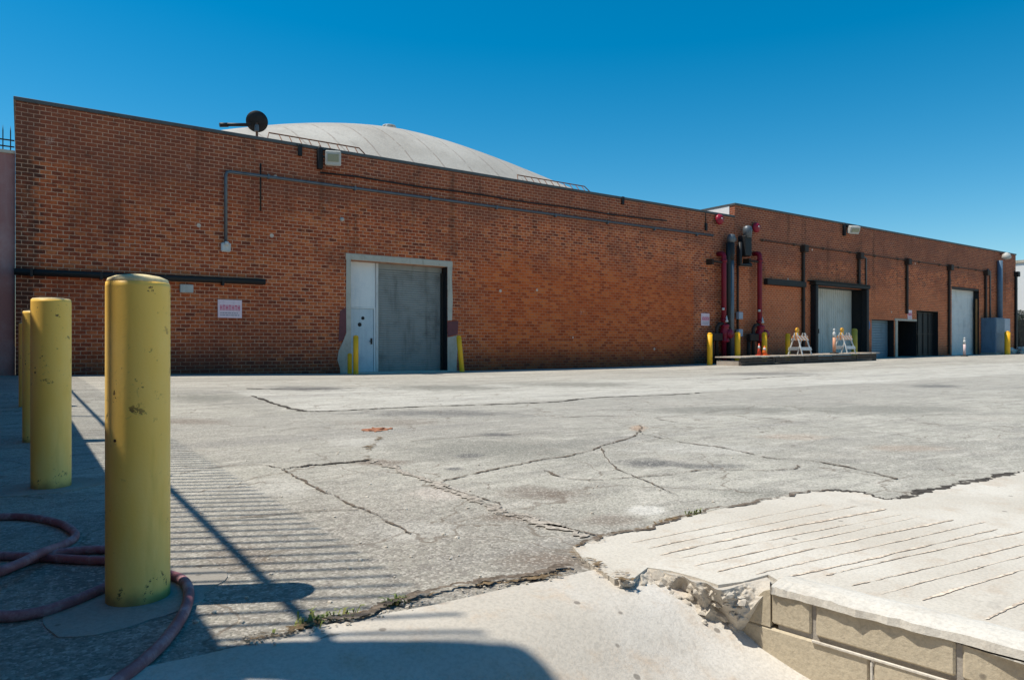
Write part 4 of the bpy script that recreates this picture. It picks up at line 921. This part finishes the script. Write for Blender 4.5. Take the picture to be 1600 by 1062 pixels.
mb.build('foliage', M['hedge'], t)
t = thing('rubble_heap', 'small pale heap of rubble at the far corner of the lot', 'rubble', (57, 20, .3)); mb = MB(); c = RW(1596, 551, 50)
for k in range(16): lump(mb, (c.x+rh.uniform(-.7, 1.2), c.y+rh.uniform(-.5, .5), zg(c.x, c.y)+rh.uniform(.05, .35)), rh.uniform(.15, .32), (1.2, 1, .8), k, 2, .5)
mb.build('chunk', M['rubble'], t)

# ------------------------------------------------------------------ left boundary: pink wall behind, block wall with iron pickets casting the stripes
t = thing('pink_wall', 'tall pink stained wall with iron spikes left of the brick warehouse', 'wall', (-3, 21.5, 0))
mb = MB(); mb.box(-12, XA-.006, 21.42, 21.8, -.4, 5.62); mb.build('wall', M['pink_stucco'], t)
mb = MB(); mb.box(-12, XA-.006, 21.38, 21.84, 5.623, 5.70); mb.build('wall_cap', M['concrete_trim'], t)
mb = MB()
for k in range(36):
    x = XA-.10-k*.155; mb.tube([(x, 21.6, 5.69), (x, 21.6, 6.22), (x, 21.6, 6.36)], [.014, .014, .001], 6)
for z in (5.82, 5.98): mb.box(-6, XA-.02, 21.585, 21.615, z, z+.03)
mb.build('iron_spikes', M['dark_iron'], t)

FX, FH, FT = -.62, 2.70, 4.6
t = thing('boundary_fence', 'long left boundary fence, block wall below with iron pickets on top', 'fence', (FX, 8, 0))
mb = MB(); mb.box(FX-.2, FX, -8, 21.3, -1.5, FH, bevel=.01); mb.build('block_base', M['pink_stucco'], t)
mb = MB(); y = -3.0
while y < 21: mb.box(FX-.104, FX-.09, y, y+.018, FH, FT); y += .118
mb.build('picket_panel', M['dark_iron'], t)
mb = MB(); mb.box(FX-.115, FX-.08, -8, 21.3, 3.55, 3.585); mb.build('rail', M['dark_iron'], t)
mb = MB(); mb.box(FX-.115, FX-.08, -8, 21.3, FH+.06, FH+.09); mb.build('rail', M['dark_iron'], t)
for y in (5.86, 10.4, 15.2): mb = MB(); mb.box(FX-.13, FX-.065, y, y+.065, FH, FT-.9); mb.build('post', M['dark_iron'], t)
mb = MB(); mb.tube([(FX-.1, 2.63, FH), (FX-.1, 2.63, 4.55)], .11, 16); mb.lathe([(.115, 0), (.08, .06), (0, .08)], (FX-.1, 2.63, 4.55), 16); mb.build('gate_post', M['dark_iron'], t)

# ------------------------------------------------------------------ the four big bollards
BP = [(G(216, 933), 1.068, .098, 'nearest big cream yellow bollard with domed top and paint chips'),
      (G(80, 760), 1.135, .105, 'second big yellow bollard with flat pale top, behind the nearest'),
      (G(57, 690), 1.16, .105, 'third big yellow bollard, mostly hidden behind the second one'),
      (G(44, 640), 1.16, .105, 'farthest big yellow bollard, a dark sliver left of the third')]
for i, (p, h, r, lb) in enumerate(BP):
    t = thing('bollard', lb, 'bollard', (p.x, p.y, 0), 'big yellow bollards in a row')
    dome_h = .024 if i == 0 else .008
    mb = MB(); mb.lathe([(r*1.0, -.4), (r, 0), (r*1.002, .3), (r, h-.02), (r*.985, h-.004)], (p.x, p.y, 0), 48); o = mb.build('pipe', M['post'], t)
    mb = MB(); mb.lathe([(r*.982, h-.006), (r*.93, h+dome_h*.35), (r*.7, h+dome_h*.75), (r*.35, h+dome_h), (0, h+dome_h*1.05)], (p.x, p.y, 0), 48)
    mb.build('concrete_cap', M['cap_sand'], t)
    mb = MB(); rr = random.Random(i+20); ring = []
    for k in range(40):
        a = 2*math.pi*k/40; q_ = (.27+.05*math.sin(2*a+i)+.02*math.sin(5*a+2*i)+rr.uniform(-.008, .008))
        ring.append((p.x+q_*math.cos(a), p.y+q_*math.sin(a)))
    mb.prism([(a, c, .004) for a, c in ring], (0, 0, -.05)); mb.build('footing', M['footing'], t)

# ------------------------------------------------------------------ hose
HR = .0175
def H_(px, py, up=0): p = G(px, py, HR+up); return p
hp = [H_(150, 1095), H_(185, 1062), H_(215, 1040), H_(255, 1003), H_(284, 963), H_(295, 930), H_(289, 909), H_(268, 899), H_(225, 893), H_(165, 917), H_(110, 940), H_(60, 956), H_(0, 962), H_(-60, 950), H_(-75, 920), H_(0, 893, .0), H_(45, 875), H_(95, 863), H_(150, 858), H_(200, 860, .0), H_(212, 868, .01), H_(165, 875, .0), H_(110, 873), H_(60, 870), H_(0, 868), H_(-45, 872, 0), H_(-50, 895, 0), H_(-15, 896, .036), H_(30, 880, .04), H_(62, 864, .03), H_(100, 850), H_(118, 835), H_(95, 818), H_(50, 808), H_(0, 807), H_(-60, 812)]
mb = MB(); mb.tube(smoothpath(hp, 9), HR, 12); ho = mb.build('hose', M['hose'])
tag(ho, 'dusty maroon rubber hose looped around the foot of the nearest big bollard', 'hose')

# ------------------------------------------------------------------ weeds and litter
def weed(px, py, n_, h, label, seed, spread=.06, z=0):
    c = G(px, py, z); rs = random.Random(seed); mb = MB()
    for k in range(n_):
        a = rs.uniform(0, 6.28); b0 = c+Vector((rs.gauss(0, spread), rs.gauss(0, spread*.35), 0)); l_ = h*rs.uniform(.5, 1.1); o_ = Vector((math.cos(a), math.sin(a), 0)); s_ = Vector((-o_.y, o_.x, 0))*rs.uniform(.002, .005)
        m_ = b0+o_*l_*.35+Vector((0, 0, l_*.7)); e = b0+o_*l_*.95+Vector((0, 0, l_*rs.uniform(.5, .95)))
        v0, v1, v2, v3, v4 = [mb.bm.verts.new(q_) for q_ in (b0-s_, b0+s_, m_+s_, m_-s_, e)]
        mb.bm.faces.new((v0, v1, v2, v3)); mb.bm.faces.new((v3, v2, v4))
    tag(mb.build('weed', M['foliage']), label, 'weed', 'weeds growing in the pavement cracks')
weed(512, 968, 46, .034, 'widest green weed tuft at the ramp edge near the bollard shadow', 1, .055)
weed(470, 980, 20, .024, 'low sparse weed left of the widest tuft', 4, .05)
weed(618, 944, 30, .035, 'small weed in the ramp edge crack, right of widest tuft', 2, .02)
weed(1085, 806, 26, .04, 'small weed on the far edge of the pale slab', 3, .03)
mb = MB(); c = G(587, 672); lump(mb, (c.x, c.y, .006), .095, (1.2, .9, .14), 3, 3, .7)
for k in range(14): lump(mb, (c.x+random.gauss(0, .09), c.y+random.gauss(0, .09), .005), random.uniform(.006, .022), (1, 1, .6), k, 1, .6)
M['redbrick'] = worn('crushed red brick', (.34, .14, .075), (.42, .24, .15), .9, 0, 18, .6)
tag(mb.build('brick_fragment', M['redbrick']), 'crumbled orange brick fragment lying on the open asphalt', 'brick')
mb = MB(); rs = random.Random(17)
for k in range(90):
    px, py = rs.uniform(250, 1150), rs.uniform(680, 1040)
    c = G(px, py); 
    if c.y < 2.1: continue
    lump(mb, (c.x, c.y, zg(c.x, c.y)+.003), rs.uniform(.004, .011), (1, 1, .7), k, 1, .5)
for k in range(90):
    t_ = rs.random(); px = 380+t_*520; py = 1008-t_*115+rs.gauss(0, 4); c = G(px, py); lump(mb, (c.x, c.y, .008), rs.uniform(.003, .007), (1, 1, .7), k, 1, .5)
tag(mb.build('gravel', M['rubble']), kind='stuff')
